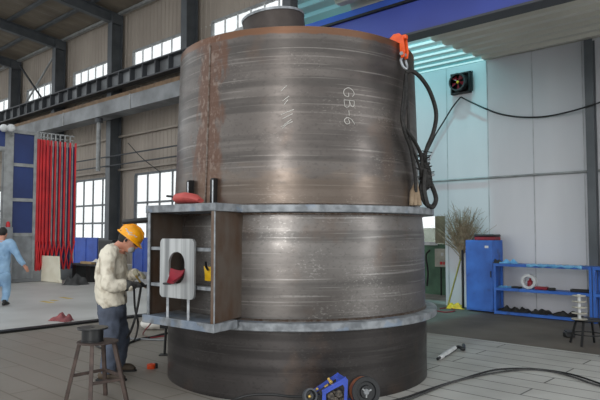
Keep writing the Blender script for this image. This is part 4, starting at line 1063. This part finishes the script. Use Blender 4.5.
MB().tube([HT @ Vector((-.10, -.075 if (HR @ Vector((0, 1, 0))).y > 0 else .075, .012)), HT @ Vector((-.09, 0, -.03)), HT @ Vector((-.10, .075 if (HR @ Vector((0, 1, 0))).y > 0 else -.075, .012))], .022, 8).build('helmet_harness', M['blackplastic'], helm)
ysg = -1 if (HR @ Vector((0, 1, 0))).y > 0 else 1
st = MB()
for a0, a1, z in ((2.2, 1.5, .05), (2.0, 1.35, .035), (1.3, 1.0, .045)):
    st.tube([HT @ Vector((1.12*.1285*math.cos(a0+(a1-a0)*i/8), ysg*.95*.1285*math.sin(a0+(a1-a0)*i/8), z+.006*math.sin(i))) for i in range(9)], .0045, 6)
st.build('helmet_sticker', M['white'], helm)
# hair, glasses, mask, ear defender
hr = MB(); hr.ell(hd+up_*.01-fwd*.03, (.095, .083, .10), 20, HR); hr.build('hair', M['hair'], pt)
MB().ell(hd+fwd*.072-up_*.062, (.046, .056, .050), 18, HR).build('dust_mask', M['mask'], pt)
gg = MB()
for sg in (-1, 1):
    gg.tube([hd+lat*sg*.035+fwd*.100+up_*.012-lat*sg*.026, hd+lat*sg*.04+fwd*.104+up_*.008, hd+lat*sg*.075+fwd*.075+up_*.012], [.016, .02, .014], 8)
    gg.tube([hd+lat*sg*.076+fwd*.07+up_*.016, hd+lat*sg*.083-fwd*.01+up_*.016], .006, 6)
gg.build('glasses', M['blackplastic'], pt)
MB().ell(hd+lat*.086-fwd*.012-up_*.012, (.014, .008, .018), 12, HR).build('ear_plug', M['black'], pt)
if lat.y > 0: pass
# torch in the welder's hands
q0 = wp(141, 277, .10); q1 = wp(121, 275, .02)
t = thing('welding_gun', 'thin yellow and grey torch held in the welder gloves', 'torch', (0, 0, 0))
a0_, a1_ = po+wp(143, 286, .02), po+wp(136, 276, -.06)
MB().tube([a1_, a1_.lerp(a0_, .6)], .010, 8).build('rod', M['gold'], t)
MB().tube([a1_.lerp(a0_, .6), a0_, a0_+Vector((.06, .08, .0))], .014, 8).build('grip', M['blackplastic'], t)

# the worker in light blue at the left edge, seen from behind
QY = 12.75
qo = Vector(((3-300)/600*QY, QY, 0))
pt = thing('person', 'person in light blue coverall with dark hair walking away at the left', 'person', qo)
def wq(px, py, dy=0.0): return aty(px, py, QY+dy)-qo
hd = wq(3.0, 233.5, .05); neck = wq(2, 241, .0); chest = wq(1.5, 251); belly = wq(1, 263); pelv = wq(1, 272)
shR, shL = wq(11, 243.5), wq(-7.5, 244)
elR, wrR = wq(17.5, 256, -.02), wq(24.5, 266, .05); elL, wrL = wq(-13, 258, .1), wq(-14, 269, .25)
hipR, hipL = wq(5, 275), wq(-3.5, 275)
knR, knL = wq(6.5, 289, .1), wq(-5, 289, -.02)
anR = Vector((wq(5, 300).x, .0, .09)); anL = Vector((wq(-6, 300).x, -.35, .16))
body = MB(); body.ell(hd, (.078, .10, .12), 18); body.ell(hd+Vector((0, .05, -.06)), (.055, .055, .06), 12); body.ell(hd+Vector((0, .105, -.01)), (.014, .02, .026), 8)
for sg in (-1, 1): body.ell(hd+Vector((.079*sg, 0, -.01)), (.012, .02, .032), 8)
limb(body, [hd, neck, chest], [.055, .06, .09])
limb(body, [neck, chest, belly, pelv], [(.11, .09), (.15, .11), (.13, .10), (.15, .11)], 16, (1, 0, 0))
for a, b_, c in ((shR, elR, wrR), (shL, elL, wrL)): limb(body, [chest*.3+neck*.35+a*.35, a, b_, c], [.06, .055, .042, .030])
for a, b_, c in ((hipR, knR, anR), (hipL, knL, anL)): limb(body, [pelv, a, b_, c], [.10, .085, .058, .04])
hand(body, wrR, wrR-elR, (.6, -.5, .4), (.3, .8, .2), .5); hand(body, wrL, wrL-elL, (-.8, -.3, .2), (0, .9, -.2), .5)
fused('body', body, M['skin'], pt, .010, 3)
j = MB()
limb(j, [neck+Vector((0, 0, .01)), neck-Vector((0, 0, .06)), chest, belly, pelv-Vector((0, 0, .02))], [(.08, .075), (.16, .11), (.20, .145), (.185, .14), (.185, .14)], 20, (1, 0, 0))
for a, b_, c in ((shR, elR, wrR), (shL, elL, wrL)): limb(j, [neck*.5+a*.5-Vector((0, 0, .03)), a, b_, b_.lerp(c, .9)], [.09, .088, .068, .052], 14)
fused('jacket', j, M['lightblue'], pt, .016, 4, .03, .09)
tr = MB()
limb(tr, [belly, pelv, pelv-Vector((0, 0, .08))], [(.15, .12), (.165, .13), (.13, .11)], 16, (1, 0, 0))
for a, b_, c in ((hipR, knR, anR), (hipL, knL, anL)): limb(tr, [pelv*.4+a*.6, a, b_, c], [.12, .112, .085, .07], 14)
fused('trousers', tr, M['lightblue'], pt, .015, 4, .03, .1)
MB().ell(hd+Vector((0, -.012, .03)), (.088, .105, .108), 20).build('hair', M['hair'], pt)
for an, z in ((anR, 0), (anL, .05)):
    s_ = MB(); b_ = Vector((an.x, an.y, z)); s_.tube([b_+Vector((0, -.09, .04)), b_+Vector((0, 0, .05)), b_+Vector((0, .10, .035)), b_+Vector((0, .17, .025))], [(.03, .03), (.048, .04), (.034, .046), (.018, .03)], 12, (0, 0, 1))
    s_.tube([b_+Vector((0, -.02, .05)), b_+Vector((0, -.02, .13))], .045, 12)
    fused('shoe', s_, M['black'], pt, .010, 2)
